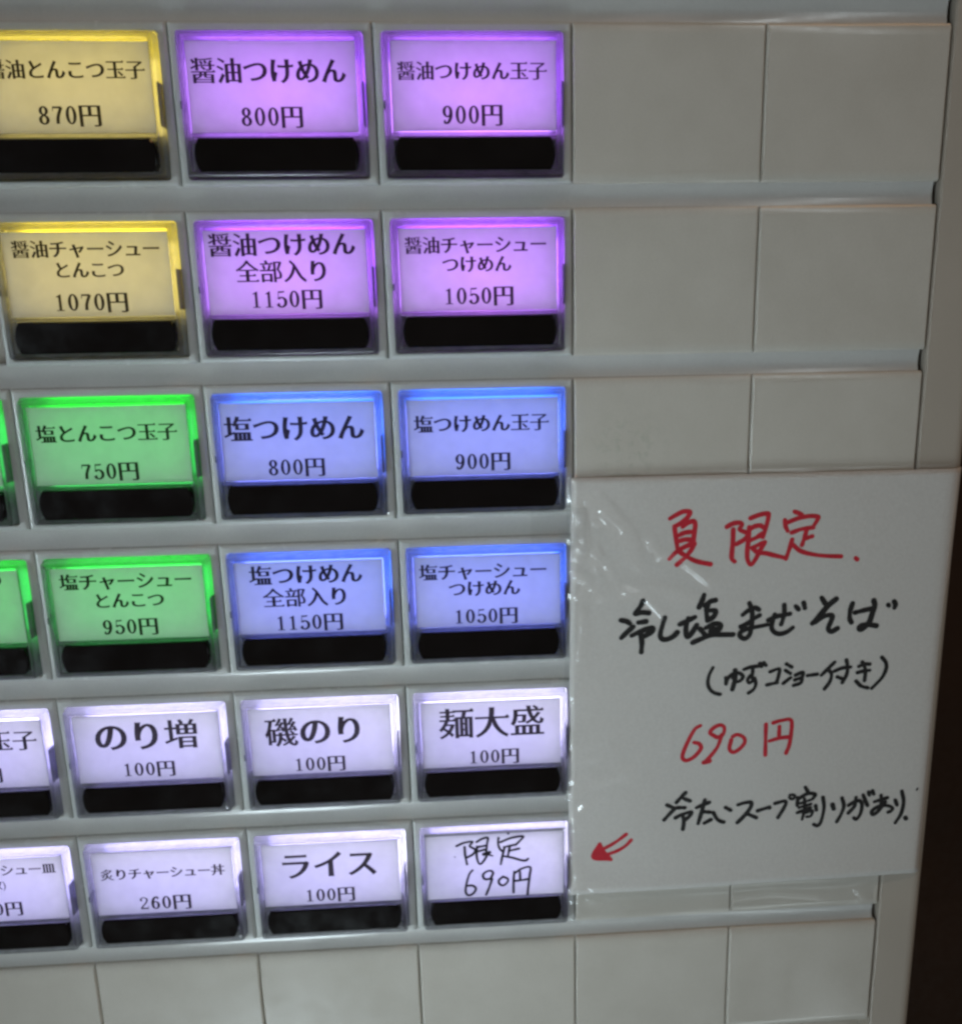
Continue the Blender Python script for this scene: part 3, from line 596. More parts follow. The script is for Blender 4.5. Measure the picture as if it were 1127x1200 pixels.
HAND = [["red headline","red",[[0.909,[101.83,-103.5],[103.28,-102.69],[104.73,-101.99],[106.1,-101.92],[106.47,-102.32],[105.82,-103.41],[104.38,-104.65],[102.92,-105.36]],[0.911,[102.92,-105.36],[103.17,-107.2],[103.53,-109.15],[103.67,-110.46]],[0.912,[104.82,-105.53],[106.06,-104.6],[107.32,-104.27],[107.72,-105.19],[107.56,-106.9],[107.4,-108.84],[107.57,-109.5]],[0.914,[103.92,-107.54],[105.28,-106.94],[106.75,-106.77]],[0.915,[103.85,-108.95],[105.32,-108.56],[107.01,-108.62]],[0.918,[101.92,-113.02],[103.48,-111.43],[105.36,-110.3],[107.56,-109.39]],[0.918,[107.68,-109.61],[106.77,-111.32],[105.43,-112.92],[103.66,-114.5]],[0.918,[104.55,-111.69],[106.49,-112.95],[108.43,-113.89],[111.55,-114.66]],[0.918,[115.09,-105.85],[116.44,-105.13],[118.03,-104.97],[118.62,-105.52],[118.09,-106.59],[120.05,-107.62],[119.36,-108.9],[117.48,-110.04]],[0.92,[116.6,-106.54],[116.61,-109.58],[116.47,-112.63],[116.59,-113.62],[117.21,-114.19]],[0.919,[120.54,-103.97],[122.48,-103.25],[124.2,-102.98],[124.67,-103.45],[124.26,-106.13],[123.57,-108.55]],[0.921,[120.31,-106.12],[120.23,-109.26],[120.08,-111.87],[120.24,-113.85],[121.01,-115.09],[121.93,-114.13],[123.25,-111.43],[124.06,-109.93]],[0.922,[120.43,-106.55],[121.58,-105.94],[122.99,-105.7],[123.0,-105.82],[123.82,-106.33]],[0.925,[120.65,-109.27],[123.1,-108.15],[122.44,-108.38],[123.61,-107.6]],[0.912,[121.22,-111.06],[122.61,-112.2],[124.5,-112.46],[126.68,-113.08],[129.0,-113.71]],[0.912,[121.36,-111.07],[122.8,-110.29],[124.11,-109.79]],[0.863,[130.7,-102.69],[132.48,-103.41]],[0.864,[128.54,-104.64],[128.74,-106.0],[129.34,-107.24]],[0.865,[128.98,-105.33],[131.59,-104.33],[134.24,-103.87],[136.13,-104.06],[136.29,-104.61],[135.32,-106.34]],[0.868,[130.3,-107.68],[132.54,-106.93],[135.34,-106.61]],[0.869,[133.77,-107.24],[133.34,-109.13],[132.89,-110.76]],[0.871,[133.74,-109.15],[135.19,-108.7]],[0.87,[130.52,-109.32],[129.97,-111.62],[129.29,-113.94]],[0.871,[130.72,-110.55],[132.56,-112.12],[135.31,-113.03],[138.59,-113.56],[142.41,-113.82]],[0.883,[145.93,-114.36],[146.34,-114.7]]]],["dish name","black",[[0.927,[90.78,-127.62],[92.13,-127.95],[92.94,-128.55]],[0.932,[90.95,-132.01],[92.42,-130.51],[93.75,-129.29]],[0.925,[95.95,-123.05],[95.3,-124.43],[94.12,-126.12],[95.59,-125.84],[97.34,-126.04]],[0.93,[94.95,-128.34],[96.7,-128.13]],[0.933,[93.37,-131.54],[95.92,-130.36],[98.2,-129.74],[98.09,-130.73],[96.35,-131.85]],[0.933,[95.53,-131.2],[95.83,-133.48],[95.73,-135.77]],[0.933,[101.13,-127.31],[100.5,-129.69],[100.13,-131.66],[100.69,-132.68],[101.91,-132.73],[103.25,-132.07],[104.18,-131.11]],[0.936,[104.68,-129.14],[106.41,-128.36],[108.28,-127.44]],[0.936,[106.67,-127.66],[106.19,-130.19],[106.51,-132.26],[107.45,-131.67],[108.75,-129.44]],[0.932,[110.29,-122.04],[109.79,-123.56],[109.16,-125.08]],[0.935,[110.64,-124.72],[111.69,-123.77],[113.03,-123.46]],[0.935,[111.43,-124.04],[110.94,-125.85],[111.29,-128.41]],[0.937,[111.49,-125.93],[113.12,-126.16],[112.62,-127.61],[111.35,-128.35]],[0.941,[109.59,-130.47],[110.86,-132.09]],[0.941,[110.94,-130.24],[112.95,-129.32],[114.46,-129.72],[113.83,-131.06],[111.95,-131.9]],[0.942,[112.44,-130.3],[112.08,-131.85]],[1.23,[112.33,-131.15],[113.41,-130.9]],[0.943,[107.92,-133.83],[110.07,-132.91],[112.5,-132.15],[114.95,-132.11],[117.55,-132.21]],[0.859,[121.16,-124.54],[121.87,-126.45],[121.97,-128.72],[121.87,-130.62],[121.49,-132.51],[120.34,-133.38],[119.15,-132.51],[119.62,-131.48],[121.24,-130.88],[123.41,-130.49],[125.77,-130.1]],[0.861,[119.64,-127.4],[120.87,-126.41],[122.48,-125.72],[123.5,-126.23]],[0.864,[119.31,-130.33],[120.65,-129.71],[122.41,-128.46],[123.74,-127.65]],[0.866,[125.9,-128.97],[127.69,-128.18],[129.5,-127.87],[131.03,-127.59]],[0.864,[129.55,-125.33],[129.66,-127.5],[129.37,-129.01],[129.06,-130.13]],[0.865,[127.38,-127.6],[126.92,-129.29],[126.82,-131.0],[127.7,-132.18],[129.0,-132.56],[130.63,-132.1],[131.95,-131.1]],[0.866,[132.3,-125.71],[133.08,-126.59]],[0.866,[134.18,-124.93],[134.56,-126.27]],[0.909,[138.43,-123.83],[139.53,-125.56]],[1.035,[141.97,-124.3],[140.1,-125.93],[138.27,-128.36],[136.62,-130.24]],[0.914,[137.27,-130.03],[138.96,-128.84],[140.25,-128.32],[141.32,-128.52],[141.12,-129.84],[140.57,-131.65],[141.4,-132.49],[142.79,-131.74]],[0.915,[146.02,-125.58],[145.6,-127.5],[145.62,-129.32],[146.13,-130.37]],[0.917,[146.85,-127.89],[148.59,-127.5],[150.55,-127.11]],[1.0,[151.18,-125.09],[151.49,-126.35],[151.0,-128.61],[150.37,-130.65],[148.71,-132.2],[148.06,-131.83],[148.74,-131.16],[150.41,-131.11],[152.33,-131.49]],[0.836,[154.81,-126.29],[155.06,-126.55]],[0.92,[156.19,-125.5],[156.58,-126.2],[156.43,-127.1]]]],["topping line","black",[[0.683,[112.98,-140.41],[112.16,-142.24],[111.89,-144.33],[112.49,-146.01],[113.63,-147.0],[114.98,-147.41]],[0.687,[116.2,-143.16],[116.33,-144.76]],[0.688,[116.33,-144.76],[116.72,-143.37],[117.9,-142.25],[119.44,-142.13],[120.41,-143.06],[119.74,-144.09],[118.64,-144.44]],[0.874,[118.41,-141.34],[118.59,-142.98],[118.32,-144.61],[117.93,-146.25]],[1.042,[118.04,-143.08],[118.49,-143.45]],[0.687,[120.51,-141.24],[122.26,-140.69],[124.24,-140.54]],[0.688,[122.7,-140.59],[122.66,-142.46],[122.03,-143.13],[121.56,-144.05],[122.03,-144.82],[122.85,-144.11],[122.63,-143.16]],[0.69,[123.27,-143.65],[123.6,-145.08],[123.17,-146.48],[121.92,-147.41]],[0.834,[124.44,-139.96],[124.8,-140.56]],[0.688,[125.31,-139.72],[125.9,-140.44]],[0.69,[126.98,-142.17],[129.17,-141.51],[129.14,-143.2],[128.78,-144.83]],[0.693,[126.36,-145.55],[128.9,-145.07]],[0.691,[130.89,-140.35],[132.27,-141.22]],[0.692,[130.75,-141.98],[132.02,-142.85]],[0.694,[130.37,-145.37],[132.19,-143.92]],[0.715,[133.3,-143.34],[135.09,-142.73],[135.03,-144.04],[134.72,-145.41],[132.98,-146.02]],[0.716,[133.24,-144.57],[134.91,-144.09]],[0.716,[136.31,-143.6],[138.65,-143.37]],[0.717,[142.77,-140.4],[141.31,-141.98],[139.71,-143.69]],[0.718,[141.46,-142.4],[142.19,-143.52],[141.92,-145.44],[140.72,-147.33]],[0.719,[142.8,-142.78],[144.71,-142.04],[146.84,-141.85]],[0.718,[145.62,-139.97],[146.07,-142.04],[145.89,-143.96],[145.02,-145.85]],[0.72,[143.68,-144.28],[145.03,-144.89]],[0.72,[148.88,-141.75],[150.16,-141.25],[151.47,-141.31]],[0.721,[148.6,-143.39],[150.02,-143.03],[151.59,-142.91]],[0.72,[149.59,-140.68],[150.53,-142.78],[150.52,-145.54]],[0.723,[148.42,-145.59],[149.78,-146.95],[151.46,-147.52]],[0.721,[154.36,-139.65],[155.45,-141.06],[155.66,-142.72],[154.78,-145.03],[152.47,-147.7]]]],["red price","red",[[0.82,[110.49,-155.46],[109.09,-156.42],[107.59,-159.42],[106.46,-162.46],[106.37,-164.01],[107.4,-164.65],[109.29,-163.64],[110.76,-161.64],[110.31,-160.31],[109.03,-159.9]],[0.824,[114.39,-158.65],[112.92,-157.45],[113.83,-156.13],[115.4,-155.52],[116.38,-156.42],[115.97,-158.28],[114.56,-158.8]],[0.825,[115.81,-158.1],[114.95,-161.15],[113.43,-163.5],[111.89,-165.33]],[1.063,[111.58,-165.42],[113.0,-165.04]],[0.826,[118.54,-158.75],[119.63,-158.29],[121.2,-159.05],[121.57,-160.44],[120.42,-162.11],[118.86,-163.0],[117.86,-161.99],[118.19,-159.59]],[0.828,[126.65,-155.88],[126.74,-160.0],[126.87,-164.16]],[0.829,[128.46,-155.62],[130.35,-155.1],[132.85,-155.15],[133.07,-158.24],[132.77,-161.68],[132.08,-163.9]],[0.83,[130.05,-156.72],[130.06,-158.96]],[0.832,[127.72,-160.4],[130.26,-159.76],[132.83,-159.61]]]],["bottom line","black",[[0.77,[102.75,-176.51],[104.12,-177.27]],[0.773,[102.09,-180.57],[103.42,-179.0],[104.75,-177.57]],[0.772,[105.36,-177.42],[107.21,-177.52]],[0.77,[107.36,-173.38],[106.28,-174.53],[105.08,-175.96]],[0.771,[106.9,-174.97],[108.53,-175.74]],[0.774,[104.93,-180.18],[106.64,-179.31],[108.86,-178.81],[108.51,-179.83],[107.42,-180.86]],[0.774,[106.77,-179.46],[107.07,-181.67],[106.87,-183.44]],[0.774,[110.19,-177.68],[111.78,-177.0],[113.37,-176.41]],[0.774,[112.23,-175.67],[111.58,-178.63],[110.69,-182.14]],[0.776,[112.08,-178.93],[113.58,-179.15]],[0.779,[112.3,-182.09],[113.89,-181.22]],[0.778,[114.45,-179.33],[115.38,-181.03],[116.41,-181.85],[117.16,-182.09]],[0.778,[117.52,-178.07],[118.79,-178.88]],[0.779,[120.61,-177.48],[122.21,-177.02],[123.9,-176.97],[123.76,-178.47],[122.35,-180.59],[120.67,-182.42]],[0.782,[123.08,-180.08],[125.38,-181.3]],[0.783,[125.68,-179.39],[128.44,-178.58],[128.61,-178.73]],[0.74,[129.98,-177.57],[132.65,-177.1],[132.3,-178.93],[130.92,-181.54]],[0.566,[133.62,-175.39],[134.56,-175.44],[134.96,-175.99],[134.35,-176.58],[133.58,-176.21],[133.62,-175.39]],[0.74,[137.45,-173.47],[138.16,-174.73]],[0.741,[135.73,-176.24],[135.66,-178.49]],[0.742,[135.75,-176.73],[138.12,-175.34],[140.09,-175.65],[139.53,-176.85]],[0.568,[136.46,-177.92],[139.16,-177.04]],[0.612,[136.15,-179.06],[139.12,-178.27]],[0.655,[137.45,-176.74],[137.61,-179.63],[137.13,-182.42]],[0.744,[135.77,-180.48],[139.1,-179.3]],[0.614,[138.12,-180.57],[139.61,-180.15],[139.31,-181.58],[138.3,-181.74]],[0.745,[140.39,-178.75],[140.66,-180.0]],[0.744,[142.15,-176.58],[142.59,-179.49],[142.06,-183.19],[141.22,-184.39],[140.21,-184.0]],[0.923,[144.74,-178.78],[145.12,-179.96]],[0.747,[147.09,-177.05],[147.7,-179.35],[147.03,-181.8],[146.12,-183.62]],[0.749,[148.94,-179.21],[150.4,-178.34],[151.6,-178.11],[152.36,-179.19],[152.16,-181.67],[151.2,-183.28],[150.52,-182.82]],[0.748,[150.69,-177.12],[150.48,-179.5],[149.01,-181.37]],[0.749,[152.47,-176.51],[153.84,-179.6]],[0.749,[153.82,-175.76],[154.15,-176.73]],[0.749,[154.82,-175.53],[155.2,-176.45]],[0.752,[155.55,-178.62],[158.79,-177.67]],[0.751,[157.13,-176.88],[157.37,-179.04],[156.88,-181.09]],[0.753,[158.35,-178.89],[156.71,-181.29],[155.44,-182.18],[155.1,-181.2],[156.61,-180.04],[158.89,-179.87],[160.37,-180.66],[159.97,-181.47],[159.34,-181.73]],[0.754,[160.87,-178.4],[161.49,-179.89]],[0.753,[162.39,-176.01],[163.09,-178.94],[162.72,-182.24],[161.4,-184.89]],[0.893,[163.89,-183.48],[164.11,-183.82]],[0.355,[166.19,-175.88],[166.38,-175.39]]]],["arrow","red",[[0.75,[92.66,-184.01],[91.0,-185.36],[89.19,-186.62],[87.14,-187.77]],[0.752,[93.9,-185.69],[92.54,-187.23],[90.42,-188.56],[87.98,-189.45]],[0.749,[86.07,-186.35],[84.4,-190.09],[88.91,-190.96]],[0.749,[86.07,-186.35],[87.06,-188.54],[88.91,-190.96]],[1.179,[85.85,-187.79],[84.94,-189.78],[87.38,-190.27]],[1.287,[85.85,-188.47],[86.31,-189.69],[87.38,-189.92]],[1.716,[86.15,-188.66],[86.53,-189.19]]]],["card","black",[[0.605,[50.67,-184.37],[52.47,-183.59],[54.6,-183.38],[53.89,-184.55],[55.2,-185.63],[54.6,-186.86],[53.13,-187.66]],[0.606,[52.62,-184.73],[52.7,-187.01],[53.07,-189.57]],[0.607,[55.6,-183.52],[56.96,-182.71],[58.34,-182.54],[58.15,-184.04],[57.87,-186.29]],[0.607,[55.67,-184.78],[55.49,-187.17],[55.78,-188.96],[56.32,-189.71],[57.24,-188.79],[58.41,-186.71]],[0.608,[55.89,-184.92],[57.8,-184.65]],[0.608,[55.74,-186.17],[57.77,-185.66]],[0.946,[57.29,-187.02],[58.64,-186.59]],[0.463,[57.96,-187.06],[59.4,-187.57]],[0.671,[63.35,-181.32],[63.39,-181.62]],[0.608,[60.97,-182.69],[60.83,-184.19],[61.17,-185.6],[61.78,-186.39]],[0.609,[61.39,-183.9],[64.1,-182.87],[66.97,-182.58],[66.33,-183.62],[65.18,-184.82]],[0.61,[62.26,-185.33],[63.61,-185.06],[64.96,-184.81]],[0.611,[63.65,-185.36],[63.22,-187.62]],[0.611,[63.47,-186.42],[65.95,-185.93]],[0.61,[62.36,-185.54],[61.75,-188.04],[61.37,-190.06]],[0.612,[62.09,-187.81],[64.22,-188.36],[66.45,-189.21],[67.58,-189.33],[68.15,-188.87]],[0.611,[54.36,-191.3],[53.54,-192.4],[52.79,-194.92],[52.49,-197.23],[53.13,-198.3],[54.28,-197.91],[55.04,-196.61],[54.34,-195.66],[53.1,-195.59]],[0.614,[58.68,-193.99],[57.32,-193.96],[56.9,-192.86],[57.6,-192.0],[58.74,-191.69],[59.4,-192.37],[58.79,-193.87]],[0.615,[59.13,-194.02],[58.39,-196.3],[57.55,-198.44]],[0.615,[61.85,-193.54],[60.81,-194.51],[60.95,-195.55],[61.8,-196.04],[62.83,-195.28],[63.01,-194.26],[61.85,-193.54]],[0.616,[64.64,-192.3],[64.42,-195.11],[64.36,-198.22]],[0.616,[64.81,-192.69],[66.64,-191.52],[68.63,-191.31],[68.41,-193.81],[68.02,-197.14],[67.83,-198.95]],[0.616,[66.06,-192.38],[66.09,-194.7]],[0.617,[64.77,-194.93],[66.36,-194.84],[68.18,-194.57]],[0.272,[50.12,-187.36],[50.21,-187.37]]]]]


GEOM = {}


def glyph(ch):
    if ch not in GEOM:
        polys = [[(c[i] / 1000.0, c[i + 1] / 1000.0) for i in range(0, len(c), 2)] for c in GLYPH[ch]]
        GEOM[ch] = tri_fill(polys)
    return GEOM[ch]


def advance(ch):
    return 0.56 if ch.isdigit() else (0.45 if ch == ')' else 1.0)


def printed_line(text, cx, cz, em, y):
    tot = sum(advance(c) for c in text)
    x = cx - tot * em / 2
    V, F = [], []
    for ch in text:
        gv, gf = glyph(ch)
        b = len(V)
        base = 0.36 if ch.isdigit() else 0.38
        V += [(x + gx * em, y, cz + (gz - base) * em) for gx, gz in gv]
        F += [tuple(b + i for i in f) for f in gf]
        x += advance(ch) * em
    return V, F


# ------------------------------------------------------------------ the wall far behind
PITCH = 35.617
TILE_H = 31.082
Wd = mesh_obj('wall', *box(-900, 900, 268, 280, -700, 600), M['wall'])
Wd['kind'] = 'structure'

# ------------------------------------------------------------------ the machine: cabinet and rails
machine = empty('ticket_machine', (60, 100, -330), 'cream meal ticket vending machine front with rows of lit buttons and blank tiles', 'ticket machine')
ORG = (60, 100, -330)


def local(vf, org):
    return [(x - org[0], y - org[1], z - org[2]) for x, y, z in vf[0]], vf[1]


# housing behind the tiles with the raised frame strip at the right, its outer edge rounded
RX = 171.0
prof = [(159.45, 6.5), (159.45, 0.45), (159.55, 0.15), (159.85, 0.0)]
for i in range(9):
    a = math.pi / 2 * i / 8
    prof.append((RX - 3.2 + 3.2 * math.sin(a), 3.2 - 3.2 * math.cos(a)))
prof += [(RX, 266.0), (-260.0, 266.0), (-260.0, 6.5)]
cab = loft([([(0, 0)] * len(prof), 0)] * 2)
Vc = [(x, y, 130.0) for x, y in prof] + [(x, y, -420.0) for x, y in prof]
mesh_obj('cabinet', *local((Vc, loft([([(0, 0)] * len(prof), 0)] * 2, True, True)[1]), ORG), M['frame'], machine)

# one concave rail between every two rows of tiles
for r in range(-1, 6):
    zt = -(r * PITCH + TILE_H) + 0.55
    zb = -((r + 1) * PITCH) - 0.55
    V, F = [], []
    n = 14
    for i in range(n + 1):
        t = i / n
        y = 1.1 + 0.60 * (1 - (2 * t - 1) ** 2)
        z = zt + (zb - zt) * t
        V += [(-150.0, y, z), (158.3, y, z)]
    for i in range(n):
        F.append((2 * i, 2 * i + 2, 2 * i + 3, 2 * i + 1))
    b = len(V)
    V += [(-150, 6, zt), (158.3, 6, zt), (-150, 6, zb), (158.3, 6, zb)]
    F += [(0, 1, b + 1, b), (2 * n, b + 2, b + 3, 2 * n + 1)]
    mesh_obj('rail', *local((V, F), ORG), M['rail'], machine, smooth=True)


# ------------------------------------------------------------------ blank tiles
def blank_tile(row, col, label):
    x0, x1 = 0.10, (39.90 if col < 3 else 38.95)
    V, F = rounded_plate(x0, x1, -TILE_H + 0.1, -0.1, 0.0, 6.2, 0.55, 2.3, 0.75, 8)
    o = mesh_obj('blank_tile', V, F, M['tile_stained'] if (row, col) == (2, 2) else M['tile'])
    o.location = (col * 40 * MM, rnd.uniform(-0.06, 0.06) * MM, -row * PITCH * MM)
    o.rotation_euler = (rnd.uniform(-.0015, .0015), 0, rnd.uniform(-.0015, .0015))
    tag(o, label, 'blank tile', 'blank cover tiles')
    return o


BLANKS = {
    (-1, -1): 'cut off blank cream tile above the yellow 870円 button',
    (-1, 0): 'cut off blank cream tile above the purple 800円 button',
    (-1, 1): 'cut off blank cream tile above the purple 900円 button',
    (-1, 2): 'cut off blank cream tile along the top edge, second from the right frame',
    (-1, 3): 'cut off blank cream tile in the top right corner against the frame',
    (0, 2): 'blank cream tile beside the purple 900円 button',
    (0, 3): 'blank cream tile in the top full row against the right frame',
    (1, 2): 'blank cream tile beside the purple 1050円 button',
    (1, 3): 'blank cream tile in the second full row against the right frame',
    (2, 2): 'blank cream tile with glue residue beside the blue 900円 button',
    (2, 3): 'blank cream tile just above the right half of the notice, against the frame',
    (5, 2): 'blank cream tile mostly under the notice beside the handwritten 限定 button',
    (5, 3): 'blank cream tile mostly under the notice near the bottom right frame',
    (6, -2): 'blank cream tile in the bottom left corner of the panel',
    (6, -1): 'blank cream tile below the 260円 button',
    (6, 0): 'blank cream tile below the ライス button',
    (6, 1): 'blank cream tile below the handwritten 限定 690円 button',
    (6, 2): 'blank cream tile in the bottom row, second from the right frame',
    (6, 3): 'blank cream tile in the bottom row against the right frame',
}
for (r, c), lab in BLANKS.items():
    blank_tile(r, c, lab)


# ------------------------------------------------------------------ lit push buttons
def barrel(x0, x1, z0, z1, bulge, r, n=5):
    """bar with slightly bulging ends and rounded corners"""
    pts = []
    h = (z1 - z0) / 2
    zc = (z0 + z1) / 2
    for i in range(-n, n + 1):          # right end, bottom to top
        t = i / n
        pts.append((x1 - bulge * t * t - (r * 0.16 if abs(i) == n else 0), zc + h * t * (1 if abs(i) < n else 1)))
    for i in range(n, -n - 1, -1):      # left end, top to bottom
        t = i / n
        pts.append((x0 + bulge * t * t + (r * 0.16 if abs(i) == n else 0), zc + h * t))
    return pts


def bezel_mesh():
    L = [(rrect(0.10, 39.90, -TILE_H + 0.1, -0.1, 0.35), 6.2)]
    seg, r = 5, 0.8
    for i in range(seg + 1):
        a = math.pi / 2 * i / seg
        s = r * (1 - math.cos(a))
        L.append((rrect(0.10 + s, 39.90 - s, -TILE_H + 0.1 + s, -0.1 - s, 0.3), r - r * math.sin(a)))
    for dy, s in ((0.0, -0.25), (0.08, -0.08), (0.3, 0.0), (5.6, 0.0)):
        L.append((rrect(1.75 + s, 38.15 - s, -29.75 + s, -2.05 - s, 0.7), dy))
    return join(loft(L, True, True), box(1.6, 38.3, 2.1, 5.7, -22.0, -21.2))  # the box is an added hidden baffle that dims the lower cap rim


def cap_mesh():
    X0, X1, Z0, Z1 = 1.95, 37.95, -29.55, -2.25
    L = []
    for s, y, rr in ((0.0, 1.2, 0.6), (0.12, -1.7, 0.6), (0.25, -2.05, 0.55), (0.5, -2.2, 0.5)):
        L.append((rrect(X0 + s, X1 - s, Z0 + s, Z1 - s, rr), y))
    for s, y, rr in ((0.78, -2.2, 0.45), (0.88, -1.75, 0.4), (1.25, -1.55, 0.4), (1.35, -0.7, 0.3), (1.35, 0.9, 0.3)):
        L.append((rrect(X0 + s, X1 - s, Z0 + s, Z1 - s, rr), y))
    L.append((rrect(X0 + 0.9, X1 - 0.9, Z0 + 0.9, Z1 - 0.9, 0.3), 1.2))
    L.append(L[0])
    ring = loft(L)
    rib = loft([(rrect(3.4, 36.5, -21.75, -21.05, 0.1), 0.6), (rrect(3.4, 36.5, -21.75, -21.05, 0.1), -1.55),
                (rrect(3.5, 36.4, -21.65, -21.15, 0.1), -1.7)], True, True)
    return join(ring, rib)


LED = {
    'yellow': dict(strip=(1.0, 0.74, 0.0), back=(1.0, 0.79, 0.22), ps=1.1, pb=2.4),
    'purple': dict(strip=(0.25, 0.02, 1.0), back=(0.45, 0.17, 1.0), ps=1.35, pb=5.8, dot=(1.0, 0.15, 0.75), pd=0.45),
    'green': dict(strip=(0.0, 1.0, 0.0), back=(0.06, 1.0, 0.18), ps=1.1, pb=1.9),
    'blue': dict(strip=(0.0, 0.13, 1.0), back=(0.17, 0.20, 1.0), ps=1.7, pb=4.8),
    'white': dict(strip=(0.78, 0.76, 1.0), back=(0.42, 0.37, 1.0), ps=2.2, pb=4.6),
}
PS, PB, PD = 0.00150, 0.00245, 0.0012
led_data = {}
for k, d in LED.items():
    a = bpy.data.lights.new('led_strip', 'AREA')
    a.shape = 'RECTANGLE'
    a.size, a.size_y = 0.031, 0.0016
    a.energy = d['ps'] * PS
    a.color = d['strip']
    b = bpy.data.lights.new('led_panel', 'AREA')
    b.shape = 'RECTANGLE'
    b.size, b.size_y = 0.032, 0.0143
    b.energy = d['pb'] * PB
    b.color = d['back']
    c = None
    if 'dot' in d:
        c = bpy.data.lights.new('led_dot', 'AREA')
        c.shape = 'DISK'
        c.size = 0.011
        c.energy = d['pd'] * PD
        c.color = d['dot']
    e = a.copy()
    e.name = 'led_side'
    e.size, e.size_y = 0.0014, 0.013
    e.energy = a.energy * 0.32
    led_data[k] = (a, b, c, e)

proto = {}


def child(name, key, builder, material, parent, smooth=False):
    if key not in proto:
        V, F = builder()
        o = mesh_obj(name, V, F, material, parent, smooth)
        proto[key] = o
        return o
    o = proto[key].copy()
    COL.objects.link(o)
    o.parent = parent
    return o


def led(data, parent, x, y, z, tilt=0.0):
    o = bpy.data.objects.new(data.name.split('.')[0], data)
    COL.objects.link(o)
    o.parent = parent
    o.location = (x * MM, y * MM, z * MM)
    o.rotation_euler = (math.radians(90 + tilt), 0, math.radians(0))
    return o




def push_button(row, col, colour, label, hand=False):
    ox, oz = col * 40.0, -row * PITCH
    t = empty('push_button', (ox, 0, oz), label, 'button', 'lit push buttons')
    t.location.y = rnd.uniform(-0.06, 0.06) * MM
    child('bezel', 'bezel', bezel_mesh, M['bezel'], t)
    child('light_cap', 'cap', cap_mesh, M['cap'], t)
    child('slot_shade', 'slot_shade_long', lambda: box(37.62, 38.03, -1.75, 1.0, -19.8, -11.6), M['slot_shade'], t)  # dark block in place of the shadow in the side slot
    child('slot_shade', 'slot_shade_short', lambda: box(1.88, 2.3, -1.75, 1.0, -16.6, -15.2), M['slot_shade'], t)  # same shadow stand-in on the left side
    child('stock_window', 'stock', lambda: loft([(barrel(3.6, 36.3, -28.5, -21.95, 0.9, 0.8), 0.6), (barrel(3.6, 36.3, -28.5, -21.95, 0.9, 0.8), -1.45),
                                                 (barrel(3.85, 36.05, -28.25, -22.2, 0.9, 0.8), -1.7)], True, True), M['black'], t)
    dx, dz, ra = rnd.uniform(-.12, .12), rnd.uniform(-.12, .12), rnd.uniform(-.004, .004)
    if hand:
        cd = child('name_card', 'hcard', lambda: box(3.05, 37.0, -1.62, -1.4, -21.0, -2.75), M['card'], t)
        V, F = [], []
        for wd, cl, strokes in HAND:
            if wd == 'card':
                polys = []
                for s in strokes:
                    polys += marker_stroke(s[0], s[1:])
                v2, F = tri_fill(polys)
                V = [(x - ox, -1.68, z - oz) for x, z in v2]
        mesh_obj('writing', V, F, M['ink_black'], cd)
    else:
        cd = child('name_card', 'card', lambda: box(3.45, 36.55, -1.0, -0.8, -20.95, -4.05), M['card'], t)
        cd.location = (dx * MM, 0, dz * MM)
        cd.rotation_euler = (0, ra, 0)
        parts = [printed_line(tx, x, z, em, -1.05) for r, c, tx, x, z, em in LINES if (r, c) == (row, col)]
        if parts:
            pr = mesh_obj('printing', *join(*parts), M['print'], cd)
            pr.location = (-dx * MM, 0, -dz * MM)
        child('clear_cover', 'cover', lambda: loft([(rrect(3.2, 36.7, -21.1, -3.5, 0.3), -1.5)], False, True), M['cover'], t)
    a, b, c, e = led_data[colour]
    led(e, t, 37.0, 3.2, -11.5)
    led(a, t, 20, 3.2, -3.6, 6)
    led(b, t, 20, 5.2, -13.0)
    if c:
        led(c, t, 20.5, 4.6, -14.5)
    return t


BUTTONS = [
    (0, -1, 'yellow', 'yellow lit push button reading 870円, cut off at the top left'),
    (0, 0, 'purple', 'purple lit push button with large 醤油つけめん 800円'),
    (0, 1, 'purple', 'purple lit push button reading 醤油つけめん玉子 900円'),
    (1, -1, 'yellow', 'yellow lit push button reading 1070円 below the 870円 button'),
    (1, 0, 'purple', 'purple lit push button reading 全部入り 1150円'),
    (1, 1, 'purple', 'purple lit push button reading 1050円 beside the blank tiles'),
    (2, -2, 'green', 'sliver of a green lit push button left of the 750円 button'),
    (2, -1, 'green', 'green lit push button reading 塩とんこつ玉子 750円'),
    (2, 0, 'blue', 'blue lit push button with large 塩つけめん 800円'),
    (2, 1, 'blue', 'blue lit push button reading 塩つけめん玉子 900円'),
    (3, -2, 'green', 'green lit push button cut off left of the 950円 button'),
    (3, -1, 'green', 'green lit push button reading 塩チャーシューとんこつ 950円'),
    (3, 0, 'blue', 'blue lit push button reading 全部入り 1150円'),
    (3, 1, 'blue', 'blue lit push button reading 1050円 beside the notice'),
    (4, -2, 'white', 'white lit push button ending in 玉子, cut off left of のり増'),
    (4, -1, 'white', 'white lit push button reading のり増 100円'),
    (4, 0, 'white', 'white lit push button reading 磯のり 100円'),
    (4, 1, 'white', 'white lit push button reading 麺大盛 100円 beside the notice'),
    (5, -2, 'white', 'white lit push button ending in シュー皿, cut off at the lower left'),
    (5, -1, 'white', 'white lit push button reading 炙りチャーシュー丼 260円'),
    (5, 0, 'white', 'white lit push button reading ライス 100円'),
    (5, 1, 'white', 'white lit push button with handwritten 限定 690円 card, pointed at by the red arrow'),
]
for r, c, colour, lab in BUTTONS:
    push_button(r, c, colour, lab, hand=(r, c) == (5, 1))


# ------------------------------------------------------------------ the handwritten notice, taped over the blank tiles
TL, TR, BL, BR = (79.3, -93.5), (170.4, -93.7), (78.0, -200.3), (168.6, -199.4)


